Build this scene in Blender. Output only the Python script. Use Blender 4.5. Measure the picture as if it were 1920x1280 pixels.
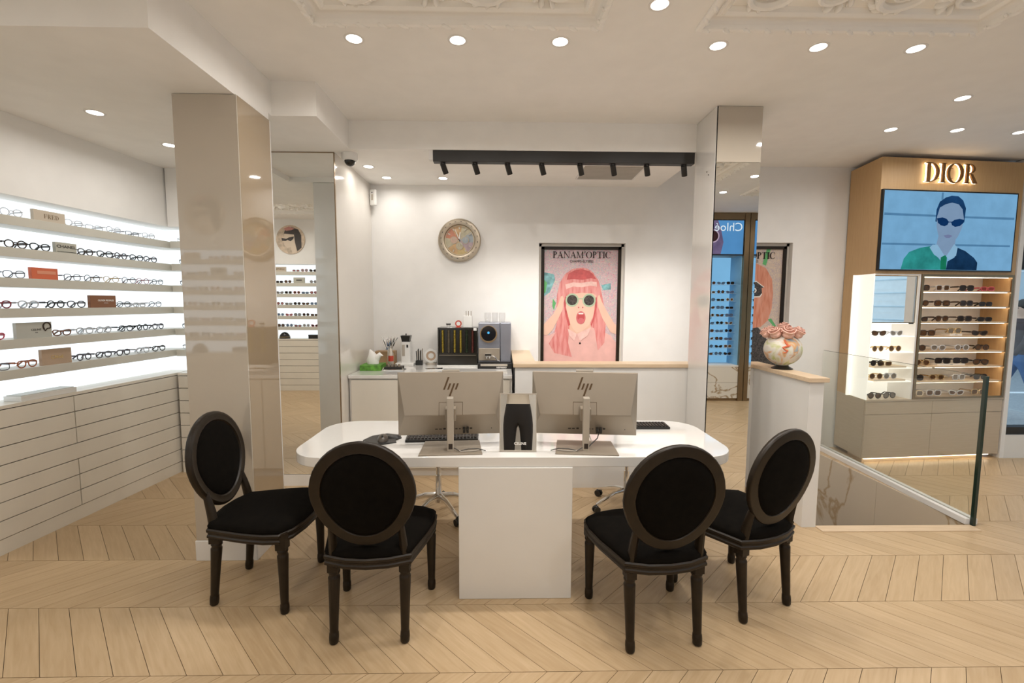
import bpy, math, random
from mathutils import Vector, Matrix
R = math.radians
PI = math.pi
rnd = random.Random(7)
S = bpy.context.scene
COL = S.collection
for o in list(bpy.data.objects):
    bpy.data.objects.remove(o)

# ------------------------------------------------------------------ camera
FPX = 853.333
YAW, PITCH, ROLL = math.atan(16/FPX), math.atan(72/FPX), 0.004
HC = 1.62
fw = Vector((math.sin(YAW)*math.cos(PITCH), math.cos(YAW)*math.cos(PITCH), -math.sin(PITCH)))
rt = Vector((math.cos(YAW), -math.sin(YAW), 0))
up = rt.cross(fw)
rt2 = rt*math.cos(ROLL) + up*math.sin(ROLL)
up2 = up*math.cos(ROLL) - rt*math.sin(ROLL)
cd = bpy.data.cameras.new('camera'); cam = bpy.data.objects.new('camera', cd); COL.objects.link(cam)
cd.sensor_width = 36; cd.lens = 16.0; cd.clip_start = 0.02
Mx = Matrix((rt2, up2, -fw)).transposed().to_4x4(); Mx.translation = (0, 0, HC)
cam.matrix_world = Mx
S.camera = cam

# ------------------------------------------------------------------ world, exposure
w = bpy.data.worlds.new('sky'); S.world = w; w.use_nodes = True
bg = w.node_tree.nodes['Background']; bg.inputs[0].default_value = (0.72, 0.84, 1.0, 1); bg.inputs[1].default_value = 1.5
S.view_settings.view_transform = 'Standard'; S.view_settings.look = 'None'
S.view_settings.gamma = 1.0; S.view_settings.use_curve_mapping = False
S.view_settings.exposure = 0.14
LAMP = (1.0, 0.955, 0.90)      # lamp colour of the shop's downlights
LAMP_W = 6.6                  # watts of one downlight

# ------------------------------------------------------------------ materials
MATS = {}
def mat(name, col, rough=0.5, metal=0.0, noise=0.04, scale=6.0, bump=0.0, bscale=200.0, emit=None, es=1.0, alpha=1.0, coat=0.0, spec=0.5, stretch=None):
    m = bpy.data.materials.new(name); m.use_nodes = True; MATS[name] = m
    nt = m.node_tree; b = nt.nodes['Principled BSDF']
    b.inputs['Roughness'].default_value = rough; b.inputs['Metallic'].default_value = metal
    b.inputs['Specular IOR Level'].default_value = spec
    b.inputs['Coat Weight'].default_value = coat; b.inputs['Coat Roughness'].default_value = 0.03
    b.inputs['Alpha'].default_value = alpha
    tc = nt.nodes.new('ShaderNodeTexCoord'); mp = nt.nodes.new('ShaderNodeMapping')
    nt.links.new(tc.outputs['Object'], mp.inputs['Vector'])
    if stretch: mp.inputs['Scale'].default_value = stretch
    nz = nt.nodes.new('ShaderNodeTexNoise'); nz.inputs['Scale'].default_value = scale; nz.inputs['Detail'].default_value = 5
    nt.links.new(mp.outputs[0], nz.inputs['Vector'])
    rp = nt.nodes.new('ShaderNodeValToRGB')
    c = Vector(col)
    rp.color_ramp.elements[0].position = 0.3; rp.color_ramp.elements[1].position = 0.7
    rp.color_ramp.elements[0].color = (*[max(0, x*(1-noise)) for x in c], 1)
    rp.color_ramp.elements[1].color = (*[min(1, x*(1+noise)) for x in c], 1)
    nt.links.new(nz.outputs[0], rp.inputs[0]); nt.links.new(rp.outputs[0], b.inputs['Base Color'])
    if emit:
        b.inputs['Emission Color'].default_value = (*emit, 1); b.inputs['Emission Strength'].default_value = es
    if bump:
        n2 = nt.nodes.new('ShaderNodeTexNoise'); n2.inputs['Scale'].default_value = bscale
        nt.links.new(mp.outputs[0], n2.inputs['Vector'])
        bp = nt.nodes.new('ShaderNodeBump'); bp.inputs['Strength'].default_value = bump; bp.inputs['Distance'].default_value = 0.002
        nt.links.new(n2.outputs[0], bp.inputs['Height']); nt.links.new(bp.outputs[0], b.inputs['Normal'])
    return m

def glassmat(name, tint=(0.93, 0.97, 0.95), refl=1.0, rough=0.0):
    m = bpy.data.materials.new(name); m.use_nodes = True; MATS[name] = m
    nt = m.node_tree; nt.nodes.clear()
    out = nt.nodes.new('ShaderNodeOutputMaterial'); mx = nt.nodes.new('ShaderNodeMixShader')
    tr = nt.nodes.new('ShaderNodeBsdfTransparent'); gl = nt.nodes.new('ShaderNodeBsdfGlossy'); fr = nt.nodes.new('ShaderNodeLayerWeight')
    nz = nt.nodes.new('ShaderNodeTexNoise'); nz.inputs['Scale'].default_value = 2
    mth = nt.nodes.new('ShaderNodeMath'); mth.operation = 'MULTIPLY'; mth.inputs[1].default_value = refl
    tr.inputs[0].default_value = (*tint, 1); gl.inputs['Roughness'].default_value = rough; fr.inputs[0].default_value = 0.5
    pw = nt.nodes.new('ShaderNodeMath'); pw.operation = 'POWER'; pw.inputs[1].default_value = 5.0; nt.links.new(fr.outputs['Facing'], pw.inputs[0])
    ma = nt.nodes.new('ShaderNodeMath'); ma.operation = 'MULTIPLY_ADD'; ma.inputs[1].default_value = 0.9; ma.inputs[2].default_value = 0.045; nt.links.new(pw.outputs[0], ma.inputs[0])
    nt.links.new(ma.outputs[0], mth.inputs[0]); nt.links.new(mth.outputs[0], mx.inputs[0])
    nt.links.new(tr.outputs[0], mx.inputs[1]); nt.links.new(gl.outputs[0], mx.inputs[2]); nt.links.new(mx.outputs[0], out.inputs[0])
    return m

def emitmat(name, col, es=1.0, var=0.0, scale=4.0, col2=None, stretch=None):
    m = bpy.data.materials.new(name); m.use_nodes = True; MATS[name] = m
    nt = m.node_tree; nt.nodes.clear()
    out = nt.nodes.new('ShaderNodeOutputMaterial'); e = nt.nodes.new('ShaderNodeEmission'); e.inputs[1].default_value = es
    tc = nt.nodes.new('ShaderNodeTexCoord'); mp = nt.nodes.new('ShaderNodeMapping'); nz = nt.nodes.new('ShaderNodeTexNoise'); rp = nt.nodes.new('ShaderNodeValToRGB')
    if stretch: mp.inputs['Scale'].default_value = stretch
    nt.links.new(tc.outputs['Object'], mp.inputs[0]); nt.links.new(mp.outputs[0], nz.inputs['Vector']); nz.inputs['Scale'].default_value = scale; nz.inputs['Detail'].default_value = 4
    c2 = col2 or tuple(x*(1-var) for x in col)
    rp.color_ramp.elements[0].color = (*col, 1); rp.color_ramp.elements[1].color = (*c2, 1)
    rp.color_ramp.elements[0].position = 0.35; rp.color_ramp.elements[1].position = 0.65
    nt.links.new(nz.outputs[0], rp.inputs[0]); nt.links.new(rp.outputs[0], e.inputs[0]); nt.links.new(e.outputs[0], out.inputs[0])
    return m

def s2l(r, g, b):
    f = lambda c: ((c/255+0.055)/1.055)**2.4 if c > 10 else c/255/12.92
    return (f(r), f(g), f(b))

def oak(name, c1, c2, rough=0.4, stretch=(1.5, 1.5, 22), scale=3.0):
    m = mat(name, c1, rough, noise=0.0, scale=scale, stretch=stretch)
    nt = m.node_tree; rp = [n for n in nt.nodes if n.type == 'VALTORGB'][0]
    rp.color_ramp.elements[0].color = (*c1, 1); rp.color_ramp.elements[1].color = (*c2, 1)
    return m

mat('wall_white', (0.87, 0.855, 0.83), 0.6, noise=0.02, bump=0.02, bscale=300)
mat('wall_gloss', (0.76, 0.72, 0.66), 0.08, noise=0.01, coat=0.5)
mat('ceiling_paint', (0.92, 0.90, 0.865), 0.75, noise=0.02)
mat('plaster_cream', (0.96, 0.94, 0.90), 0.6, noise=0.03)
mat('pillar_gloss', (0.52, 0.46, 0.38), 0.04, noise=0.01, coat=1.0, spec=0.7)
mat('pillar_shaded', (0.36, 0.275, 0.18), 0.04, noise=0.01, coat=1.0, spec=0.7)  # same glass as pillar_gloss, shade of the right side put into the colour
mat('lacquer', (0.74, 0.69, 0.60), 0.35, noise=0.02)
mat('shelf_edge', (0.62, 0.60, 0.53), 0.4, noise=0.02)
mat('white_gloss', (0.77, 0.755, 0.725), 0.08, noise=0.01, coat=0.6)
mat('white_matt', (0.82, 0.80, 0.77), 0.5, noise=0.02)
mat('white_plastic', (0.80, 0.79, 0.76), 0.3, noise=0.02)
mat('dark_gap', (0.05, 0.035, 0.02), 0.8)
mat('black_metal', (0.012, 0.010, 0.008), 0.45, noise=0.1)
mat('black_plastic', (0.012, 0.011, 0.010), 0.3, noise=0.1)
mat('chair_wood', (0.016, 0.010, 0.005), 0.38, noise=0.25, scale=20, spec=0.3)
mat('velvet', (0.004, 0.003, 0.002), 0.95, noise=0.3, scale=30, bump=0.15, bscale=900, spec=0.1)
mat('chrome', (0.8, 0.8, 0.8), 0.08, 1.0)
mat('silver', (0.33, 0.28, 0.22), 0.42, 0.4, noise=0.02)
mat('silver_light', (0.52, 0.47, 0.40), 0.35, 0.4)
mat('steel_blue', (0.36, 0.38, 0.45), 0.28, 0.8, noise=0.03)
mat('mirror', (0.90, 0.91, 0.89), 0.0, 1.0, noise=0.002)
mat('gold', (0.62, 0.46, 0.28), 0.25, 1.0)
mat('bronze', (0.30, 0.21, 0.12), 0.3, 0.9, noise=0.05)
mat('sign_bronze', (0.25, 0.13, 0.05), 0.35, 0.8)
mat('clock_metal', (0.45, 0.39, 0.31), 0.3, 1.0)
oak('oak_trim', (0.62, 0.46, 0.30), (0.70, 0.54, 0.37), 0.4, stretch=(2, 20, 20))
oak('oak_panel', (0.52, 0.325, 0.15), (0.57, 0.37, 0.18), 0.42, stretch=(30, 30, 1.5))
oak('oak_lower', (0.50, 0.40, 0.285), (0.55, 0.445, 0.33), 0.42, stretch=(2, 2, 40))
glassmat('glass_clear'); glassmat('glass_green', (0.965, 0.98, 0.965)); glassmat('lens_clear', (0.96, 0.97, 0.97), 0.6)
glassmat('glassware', (0.97, 0.97, 0.97), 1.0)
mat('glass_edge', (0.015, 0.03, 0.02), 0.15)
emitmat('panel_light', (0.86, 0.93, 0.97), 1.3, 0.02, 1.0)
emitmat('lamp_face', (1.0, 0.93, 0.82), 6.0)
emitmat('led_warm', (1.0, 0.80, 0.55), 4.5)
emitmat('led_shelf', (1.0, 0.84, 0.62), 11.0)
emitmat('led_white', (1.0, 0.93, 0.82), 2.2)
emitmat('led_blue', (0.22, 0.50, 0.80), 0.9, 0.1, 1.5)
mat('frosted', (0.82, 0.80, 0.74), 0.3, emit=(1.0, 0.95, 0.85), es=0.55)
mat('niche_back', (0.85, 0.80, 0.73), 0.5)
mat('blue_niche', (0.25, 0.48, 0.68), 0.4)

def marble(name, base, vein, scale=1.6, vw=0.06):
    m = bpy.data.materials.new(name); m.use_nodes = True; MATS[name] = m
    nt = m.node_tree; b = nt.nodes['Principled BSDF']; b.inputs['Roughness'].default_value = 0.12
    tc = nt.nodes.new('ShaderNodeTexCoord'); n1 = nt.nodes.new('ShaderNodeTexNoise'); n1.inputs['Scale'].default_value = scale; n1.inputs['Detail'].default_value = 6; n1.inputs['Distortion'].default_value = 0.9
    nt.links.new(tc.outputs['Object'], n1.inputs['Vector'])
    rp = nt.nodes.new('ShaderNodeValToRGB'); nt.links.new(n1.outputs[0], rp.inputs[0])
    e = rp.color_ramp.elements; e[0].position = 0.5-vw; e[0].color = (*base, 1); e[1].position = 0.5+vw; e[1].color = (*base, 1)
    k = e.new(0.5); k.color = (*vein, 1)
    nt.links.new(rp.outputs[0], b.inputs['Base Color'])
    return m
marble('marble_stair', (0.66, 0.56, 0.43), (0.45, 0.31, 0.17), 1.3, 0.035)
marble('marble_white', (0.75, 0.71, 0.64), (0.35, 0.24, 0.12), 3.0, 0.04)

def plank_mat():
    m = bpy.data.materials.new('oak_floor'); m.use_nodes = True; MATS['oak_floor'] = m
    nt = m.node_tree; N = nt.nodes; L = nt.links; b = N['Principled BSDF']; b.inputs['Roughness'].default_value = 0.33; b.inputs['Specular IOR Level'].default_value = 0.4
    uv = N.new('ShaderNodeUVMap'); uv.uv_map = 'UVMap'
    oi = N.new('ShaderNodeObjectInfo'); ge = N.new('ShaderNodeNewGeometry')
    ad = N.new('ShaderNodeMath'); ad.operation = 'ADD'; L.new(oi.outputs['Random'], ad.inputs[0]); L.new(ge.outputs['Random Per Island'], ad.inputs[1])
    fr = N.new('ShaderNodeMath'); fr.operation = 'FRACT'; L.new(ad.outputs[0], fr.inputs[0])
    off = N.new('ShaderNodeMath'); off.operation = 'MULTIPLY'; off.inputs[1].default_value = 37; L.new(fr.outputs[0], off.inputs[0])
    va = N.new('ShaderNodeVectorMath'); va.operation = 'ADD'; L.new(uv.outputs[0], va.inputs[0]); L.new(off.outputs[0], va.inputs[1])
    mp = N.new('ShaderNodeMapping'); mp.inputs['Scale'].default_value = (2.2, 26, 1); L.new(va.outputs[0], mp.inputs[0])
    nz = N.new('ShaderNodeTexNoise'); nz.inputs['Scale'].default_value = 2.2; nz.inputs['Detail'].default_value = 8; nz.inputs['Distortion'].default_value = 0.6; L.new(mp.outputs[0], nz.inputs['Vector'])
    rp = N.new('ShaderNodeValToRGB'); L.new(nz.outputs[0], rp.inputs[0])
    rp.color_ramp.elements[0].position = 0.25; rp.color_ramp.elements[0].color = (0.485, 0.340, 0.192, 1)
    rp.color_ramp.elements[1].position = 0.7; rp.color_ramp.elements[1].color = (0.58, 0.425, 0.26, 1)
    r2 = N.new('ShaderNodeValToRGB'); L.new(fr.outputs[0], r2.inputs[0])
    r2.color_ramp.elements[0].color = (0.88, 0.865, 0.84, 1); r2.color_ramp.elements[1].color = (1.0, 1.0, 1.0, 1)
    mx = N.new('ShaderNodeMix'); mx.data_type = 'RGBA'; mx.blend_type = 'MULTIPLY'; mx.inputs[0].default_value = 1.0
    L.new(rp.outputs[0], mx.inputs[6]); L.new(r2.outputs[0], mx.inputs[7]); L.new(mx.outputs[2], b.inputs['Base Color'])
    bp = N.new('ShaderNodeBump'); bp.inputs['Strength'].default_value = 0.05; bp.inputs['Distance'].default_value = 0.001; L.new(nz.outputs[0], bp.inputs['Height']); L.new(bp.outputs[0], b.inputs['Normal'])
plank_mat()

# ------------------------------------------------------------------ mesh helpers
class MB:
    def __init__(s, M=None):
        s.v = []; s.f = []; s.mi = []; s.M = M or Matrix(); s.m = 0; s.uv = None
    def add(s, vs, fs):
        k = len(s.v)
        s.v += [s.M @ Vector(p) for p in vs]
        s.f += [[k+i for i in f] for f in fs]; s.mi += [s.m]*len(fs)
        return s
    def box(s, x0, y0, z0, x1, y1, z1):
        return s.add([(x0,y0,z0),(x1,y0,z0),(x1,y1,z0),(x0,y1,z0),(x0,y0,z1),(x1,y0,z1),(x1,y1,z1),(x0,y1,z1)],
                     [(3,2,1,0),(4,5,6,7),(0,1,5,4),(1,2,6,5),(2,3,7,6),(3,0,4,7)])
    def cbox(s, c, d): return s.box(c[0]-d[0]/2, c[1]-d[1]/2, c[2]-d[2]/2, c[0]+d[0]/2, c[1]+d[1]/2, c[2]+d[2]/2)
    def tube(s, pts, r, n=8, closed=False, flat=None):
        pts = [Vector(p) for p in pts]; m = len(pts); vs = []; fs = []
        rr = r if isinstance(r, (list, tuple)) else [r]*m
        prev = None
        for i, p in enumerate(pts):
            if closed: t = pts[(i+1) % m]-pts[i-1]
            else: t = pts[min(i+1, m-1)]-pts[max(i-1, 0)]
            t.normalize()
            a = prev if prev else (Vector((0,0,1)) if abs(t.z) < 0.9 else Vector((1,0,0)))
            a = (a-t*a.dot(t))
            if a.length < 1e-6: a = Vector((0,1,0))-t*t.y
            a.normalize(); prev = a; b = t.cross(a)
            fx, fy = (flat or (1, 1))
            for k in range(n):
                an = 2*PI*k/n; vs.append(p+a*math.cos(an)*rr[i]*fx+b*math.sin(an)*rr[i]*fy)
        for i in range(m if closed else m-1):
            j = (i+1) % m
            for k in range(n): fs.append((i*n+k, i*n+(k+1) % n, j*n+(k+1) % n, j*n+k))
        if not closed: fs += [tuple(range(n))[::-1], tuple((m-1)*n+k for k in range(n))]
        return s.add(vs, fs)
    def cyl(s, p0, p1, r0, r1=None, n=20): return s.tube([p0, p1], [r0, r0 if r1 is None else r1], n)
    def lathe(s, prof, c=(0,0,0), n=24, cap=True):
        vs = []; fs = []
        for r, z in prof:
            for k in range(n): a = 2*PI*k/n; vs.append((c[0]+r*math.cos(a), c[1]+r*math.sin(a), c[2]+z))
        for i in range(len(prof)-1):
            for k in range(n): fs.append((i*n+k, i*n+(k+1) % n, (i+1)*n+(k+1) % n, (i+1)*n+k))
        if cap: fs += [tuple(range(n))[::-1], tuple((len(prof)-1)*n+k for k in range(n))]
        return s.add(vs, fs)
    def ell(s, c, r, nu=14, nv=9):
        vs = []; fs = []
        for j in range(nv+1):
            t = PI*j/nv
            for i in range(nu):
                a = 2*PI*i/nu; vs.append((c[0]+r[0]*math.sin(t)*math.cos(a), c[1]+r[1]*math.sin(t)*math.sin(a), c[2]-r[2]*math.cos(t)))
        for j in range(nv):
            for i in range(nu): fs.append((j*nu+i, j*nu+(i+1) % nu, (j+1)*nu+(i+1) % nu, (j+1)*nu+i))
        return s.add(vs, fs)
    def prism(s, poly, z0, z1):          # polygon in xy, extruded along z
        n = len(poly)
        return s.add([(x,y,z0) for x,y in poly]+[(x,y,z1) for x,y in poly],
                     [tuple(range(n))[::-1], tuple(range(n, 2*n))]+[(i,(i+1) % n,n+(i+1) % n,n+i) for i in range(n)])
    def slab(s, poly, y0, y1):           # polygon in xz (seen from -y), extruded along y
        n = len(poly)
        return s.add([(x,y0,z) for x,z in poly]+[(x,y1,z) for x,z in poly],
                     [tuple(range(n)), tuple(range(n, 2*n))[::-1]]+[(i,n+i,n+(i+1) % n,(i+1) % n) for i in range(n)])
    def face(s, poly, y):                # single flat face in xz facing -y
        return s.add([(x,y,z) for x,z in poly], [tuple(range(len(poly)))])
    def mesh(s, name, mats, smooth=False):
        me = bpy.data.meshes.new(name); me.from_pydata([tuple(p) for p in s.v], [], s.f)
        for m in (mats if isinstance(mats, (list, tuple)) else [mats]): me.materials.append(MATS[m] if isinstance(m, str) else m)
        if isinstance(mats, (list, tuple)): me.polygons.foreach_set('material_index', s.mi)
        if smooth:
            me.polygons.foreach_set('use_smooth', [True]*len(me.polygons))
            me.set_sharp_from_angle(angle=R(smooth if smooth is not True else 40))
        me.update(); return me
    def build(s, name, mats, parent=None, smooth=False, bevel=0, loc=None, label=None, seg=2):
        o = link(name, s.mesh(name, mats, smooth), parent)
        if loc: o.location = loc
        if bevel:
            b = o.modifiers.new('bevel', 'BEVEL'); b.width = bevel; b.segments = seg; b.limit_method = 'ANGLE'
        if label: o['label'] = label
        return o
def link(name, data, parent=None):
    o = bpy.data.objects.new(name, data); COL.objects.link(o)
    if parent: o.parent = parent
    return o
def thing(name, label, cat, loc=(0,0,0), rotz=0, group=None):
    o = link(name, None); o.location = loc; o.rotation_euler = (0, 0, rotz); o.empty_display_size = 0.05
    o['label'] = label; o['category'] = cat
    if group: o['group'] = group
    return o
def tag(o, label, cat, group=None):
    o['label'] = label; o['category'] = cat
    if group: o['group'] = group
    return o
def struct(o): o['kind'] = 'structure'; return o
def sempty(name, loc=(0,0,0), rotz=0):
    o = link(name, None); o.location = loc; o.rotation_euler = (0,0,rotz); o['kind'] = 'structure'; return o
def copy_tree(o, parent=None):
    c = o.copy(); COL.objects.link(c); c.parent = parent
    for ch in [x for x in o.children]: copy_tree(ch, c)
    return c
def ORD(n): return ['first','second','third','fourth','fifth','sixth','seventh','eighth','ninth','tenth','eleventh','twelfth'][n]
def rotm(rx=0, ry=0, rz=0, loc=(0,0,0)):
    return Matrix.Translation(loc) @ Matrix.Rotation(rz,4,'Z') @ Matrix.Rotation(ry,4,'Y') @ Matrix.Rotation(rx,4,'X')
def arc(cx, cz, rx, rz, a0, a1, n=16): return [(cx+rx*math.cos(R(a0+(a1-a0)*i/n)), cz+rz*math.sin(R(a0+(a1-a0)*i/n))) for i in range(n+1)]
def rrect(x0, y0, x1, y1, r, n=10):
    p = []
    for cx, cy, a in ((x1-r,y1-r,0),(x0+r,y1-r,90),(x0+r,y0+r,180),(x1-r,y0+r,270)): p += arc(cx, cy, r, r, a, a+90, n)
    return p
# text as mesh, standing in the xz plane, read from -y
def text(s, size, m, parent, x, y, z, name='lettering', align='CENTER', ext=0.0005, rz=0, sx=1.0, label=None, bold=0.0):
    cu = bpy.data.curves.new('t', 'FONT'); cu.body = s; cu.size = size; cu.align_x = align; cu.align_y = 'CENTER'; cu.extrude = ext; cu.offset = bold; cu.resolution_u = 3
    to = bpy.data.objects.new('t', cu); COL.objects.link(to)
    bpy.context.view_layer.update()
    me = bpy.data.meshes.new_from_object(to.evaluated_get(bpy.context.evaluated_depsgraph_get()))
    bpy.data.objects.remove(to); bpy.data.curves.remove(cu)
    me.transform(Matrix.Diagonal((sx,1,1,1))); me.transform(rotm(R(90), 0, rz))
    me.materials.clear(); me.materials.append(MATS[m]); me.name = name
    o = link(name, me, parent); o.location = (x, y, z)
    if label: o['label'] = label
    return o
# serif capitals built from strokes (cap height 1)
def glyph(ch, w=0.15, t=0.035):
    P = []; sr = 0.075
    rect = lambda x0, z0, x1, z1: P.append([(x0,z0),(x1,z0),(x1,z1),(x0,z1)])
    def stem(x, w=w, top=True):
        rect(x, 0, x+w, 1); rect(x-sr, 0, x+w+sr, t)
        if top: rect(x-sr, 1-t, x+w+sr, 1)
    def bowl(x, cz, rz, rx, th): P.append(arc(x, cz, rx, rz, -90, 90, 14)+arc(x, cz, rx-th, rz-t, 90, -90, 14))
    if ch == 'I': stem(sr); return P, w+2*sr
    if ch == 'D': stem(sr); bowl(sr+w, .5, .5, .52, w); return P, sr+w+.55
    if ch == 'P': stem(sr); bowl(sr+w, .73, .27, .36, w*.9); return P, sr+w+.40
    if ch == 'R':
        stem(sr); bowl(sr+w, .74, .26, .36, w*.9); P.append([(sr+w+.05,.49),(sr+w+.22,.49),(sr+w+.52,0),(sr+w+.32,0)]); return P, sr+w+.50
    if ch == 'O':
        for a in (0, 180): P.append(arc(.48, .5, .48, .515, a-90, a+90, 14)+arc(.48, .5, .48-w, .48, a+90, a-90, 14))
        return P, .98
    if ch == 'C':
        P.append(arc(.46, .5, .46, .515, 45, 315, 22)+arc(.48, .5, .46-w, .48, 310, 50, 22)); rect(.76, .68, .80, .97); rect(.76, .05, .79, .22); return P, .86
    if ch == 'T': stem(.34, top=False); rect(0, 1-t, .83, 1); rect(0, .74, .035, 1); rect(.795, .74, .83, 1); return P, .84
    if ch in 'EF':
        stem(sr); rect(sr, 1-t, .62, 1); rect(.585, .75, .62, 1); rect(sr+w, .50, .5, .50+t); rect(.47, .40, .5, .62)
        if ch == 'E': rect(sr, 0, .66, t); rect(.625, 0, .66, .26)
        return P, .70
    if ch == 'A':
        P.append([(.06,0),(.10,0),(.42,.9),(.40,1)]); P.append([(.36,1),(.46,1),(.84,0),(.66,0)]); rect(.2, .30, .66, .30+t); rect(-.01, 0, .2, t); rect(.56, 0, .92, t); return P, .92
    if ch == 'N':
        rect(.10, 0, .145, 1); rect(0, 0, .24, t); P.append([(.02,1),(.2,1),(.86,0),(.78,0)]); rect(.815, 0, .86, 1); rect(.72, 1-t, .95, 1); return P, .98
    if ch == 'M':
        rect(.10, 0, .145, 1); rect(0, 0, .24, t); P.append([(.06,1),(.22,1),(.56,.06),(.50,0)]); P.append([(.50,0),(.55,0),(.94,1),(.88,1)]); rect(.86, 0, 1.0, 1); rect(.78, 0, 1.08, t); return P, 1.12
    if ch == "'": P.append([(.05,1.02),(.2,1.02),(.12,.68),(.08,.68)]); return P, .22
    return P, .4
def serif(s, h, m, parent, x, y, z, ext, name='letter', gap=0.1, joined=True, sx=1.0, **k):
    adv = 0; items = []
    for ch in s:
        P, a = glyph(ch, **k); items.append((P, adv)); adv += (a+gap)
    adv -= gap; outs = []
    mb = MB()
    for P, a in items:
        if not joined: mb = MB()
        for q in P: mb.slab([((a-adv/2+px)*h*sx, pz*h) for px, pz in q], -ext, 0)
        if not joined: outs.append(mb.build(name, m, parent, loc=(x, y, z)))
    if joined: outs.append(mb.build(name, m, parent, loc=(x, y, z)))
    return outs
# ================================================================== STRUCTURE
CEIL, ALC, SOF, YB = 3.095, 2.87, 2.82, 5.0
HX0, HX1, HY0 = 2.279, 3.45, 3.155          # stair opening

# ---- floor: chevron planks
ROWS_Y0, ROW, PITCHX, GAP = 1.876, 0.4525, 0.157, 0.003
floor = MB()
floor.box(-5.05,-1.0,-0.12,6.45,HY0,-0.012); floor.box(-5.05,HY0,-0.12,HX0,5.05,-0.012); floor.box(HX1,HY0,-0.12,6.45,5.05,-0.012)
floor = struct(floor.build('floor', 'dark_gap'))
def clip(poly, a, b, c):                      # keep a*x+b*y<=c
    out = []
    for i in range(len(poly)):
        p, q = poly[i], poly[(i+1) % len(poly)]
        dp, dq = a*p[0]+b*p[1]-c, a*q[0]+b*q[1]-c
        if dp <= 0: out.append(p)
        if dp*dq < 0: t = dp/(dp-dq); out.append((p[0]+(q[0]-p[0])*t, p[1]+(q[1]-p[1])*t))
    return out
def area(p): return abs(sum(p[i][0]*p[(i+1) % len(p)][1]-p[(i+1) % len(p)][0]*p[i][1] for i in range(len(p))))/2
def projp(x, y, z=0):
    v = Vector((x, y, z-HC)); d = v.dot(fw)
    if d < 0.15: return None
    return (960+FPX*v.dot(rt2)/d, 640-FPX*v.dot(up2)/d)
planks = []
for k in range(-7, 7):
    y0 = ROWS_Y0+k*ROW; sgn = -1 if k % 2 == 0 else 1     # dx per dy
    if y0 > 5.05 or y0+ROW < -1.0: continue
    ph = -1.828 if k % 2 == 0 else -1.828
    for i in range(-40, 60):
        # joint meets the row line y=2.331+2n*ROW (shared by both rows) at ph+i*PITCHX
        xa = ph+i*PITCHX
        g = GAP/2
        if sgn < 0: bx, tx = xa+ROW, xa               # bottom (near) edge, top (far) edge
        else: bx, tx = xa, xa+ROW
        poly = [(bx+g, y0+g), (bx+PITCHX-g, y0+g), (tx+PITCHX-g, y0+ROW-g), (tx+g, y0+ROW-g)]
        full = True
        q = poly
        for a in ((-1,0,5.05),(1,0,6.45),(0,-1,1.0),(0,1,5.05)):
            q = clip(q, *a)
            if len(q) < 3: break
        if len(q) < 3 or area(q) < 2e-4: continue
        pieces = [q]
        if max(p[1] for p in q) > HY0 and max(p[0] for p in q) > HX0 and min(p[0] for p in q) < HX1:
            pieces = [clip(q,0,1,HY0)]
            u = clip(q,0,-1,-HY0)
            if len(u) >= 3: pieces += [clip(u,1,0,HX0), clip(u,-1,0,-HX1)]
        for pc in pieces:
            if len(pc) < 3 or area(pc) < 2e-4: continue
            pr = [projp(*p) for p in pc]
            vis = 0
            if all(pr):
                pp = pr
                for a in ((-1,0,0),(1,0,1920),(0,-1,0),(0,1,1280)):
                    pp = clip(pp, *a)
                    if len(pp) < 3: break
                vis = area(pp) if len(pp) >= 3 else 0
            planks.append((vis, pc, k % 2, bx, y0, pc == poly))
planks.sort(key=lambda p: -p[0])
def plank_geo(mb, pc, par, ox, oy, uvs):
    n = len(pc); base = len(mb.v)
    mb.prism([(x-ox, y-oy) for x, y in pc], -0.012, 0.0)
    d = (0.7071, -0.7071) if par == 0 else (0.7071, 0.7071)
    for (x, y) in pc+pc: uvs.append((x*d[0]+y*d[1], -x*d[1]+y*d[0]))
def set_uv(me, uvs):
    l = me.uv_layers.new(name='UVMap')
    for lp in me.loops: l.data[lp.index].uv = uvs[lp.vertex_index]
shared = {}
for vis, pc, par, bx, y0, full in planks[:290]:
    if full and par in shared: me = shared[par]
    else:
        mb = MB(); uvs = []; plank_geo(mb, pc, par, bx, y0, uvs); me = mb.mesh('plank', 'oak_floor'); set_uv(me, uvs)
        if full: shared[par] = me
    o = link('plank', me, floor); o.location = (bx, y0, 0)
mb = MB(); uvs = []
for vis, pc, par, bx, y0, full in planks[290:]: plank_geo(mb, pc, par, 0, 0, uvs)
me = mb.mesh('plank_field', 'oak_floor'); set_uv(me, uvs); o = link('plank_field', me, floor); o['kind'] = 'stuff'

# ---- ceiling with coffers
COF = [(-1.03,0.75,0.53,2.57),(1.03,0.75,2.585,2.57),(3.2,0.75,4.75,2.57),(-4.4,0.1,-2.85,1.35)]
def holed(mb, x0, x1, y0, y1, holes, fn):
    xs = sorted({x0,x1}|{h[0] for h in holes}|{h[2] for h in holes}); ys = sorted({y0,y1}|{h[1] for h in holes}|{h[3] for h in holes})
    for i in range(len(xs)-1):
        for j in range(len(ys)-1):
            cx, cy = (xs[i]+xs[i+1])/2, (ys[j]+ys[j+1])/2
            if not any(h[0] < cx < h[2] and h[1] < cy < h[3] for h in holes): fn(mb, xs[i], ys[j], xs[i+1], ys[j+1])
cl = MB(); holed(cl, -5.05, 6.45, -1.0, 5.1, [(a+.03,b+.03,c-.03,d-.03) for a,b,c,d in COF], lambda m,a,b,c,d: m.box(a,b,CEIL,c,d,CEIL+0.16))
struct(cl.build('ceiling', 'ceiling_paint'))
dart = MB(); dart.ell((0,0,0),(0.030,0.013,0.013),8,6); dart.ell((0.034,0,0.004),(0.010,0.015,0.010),6,5)
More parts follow.
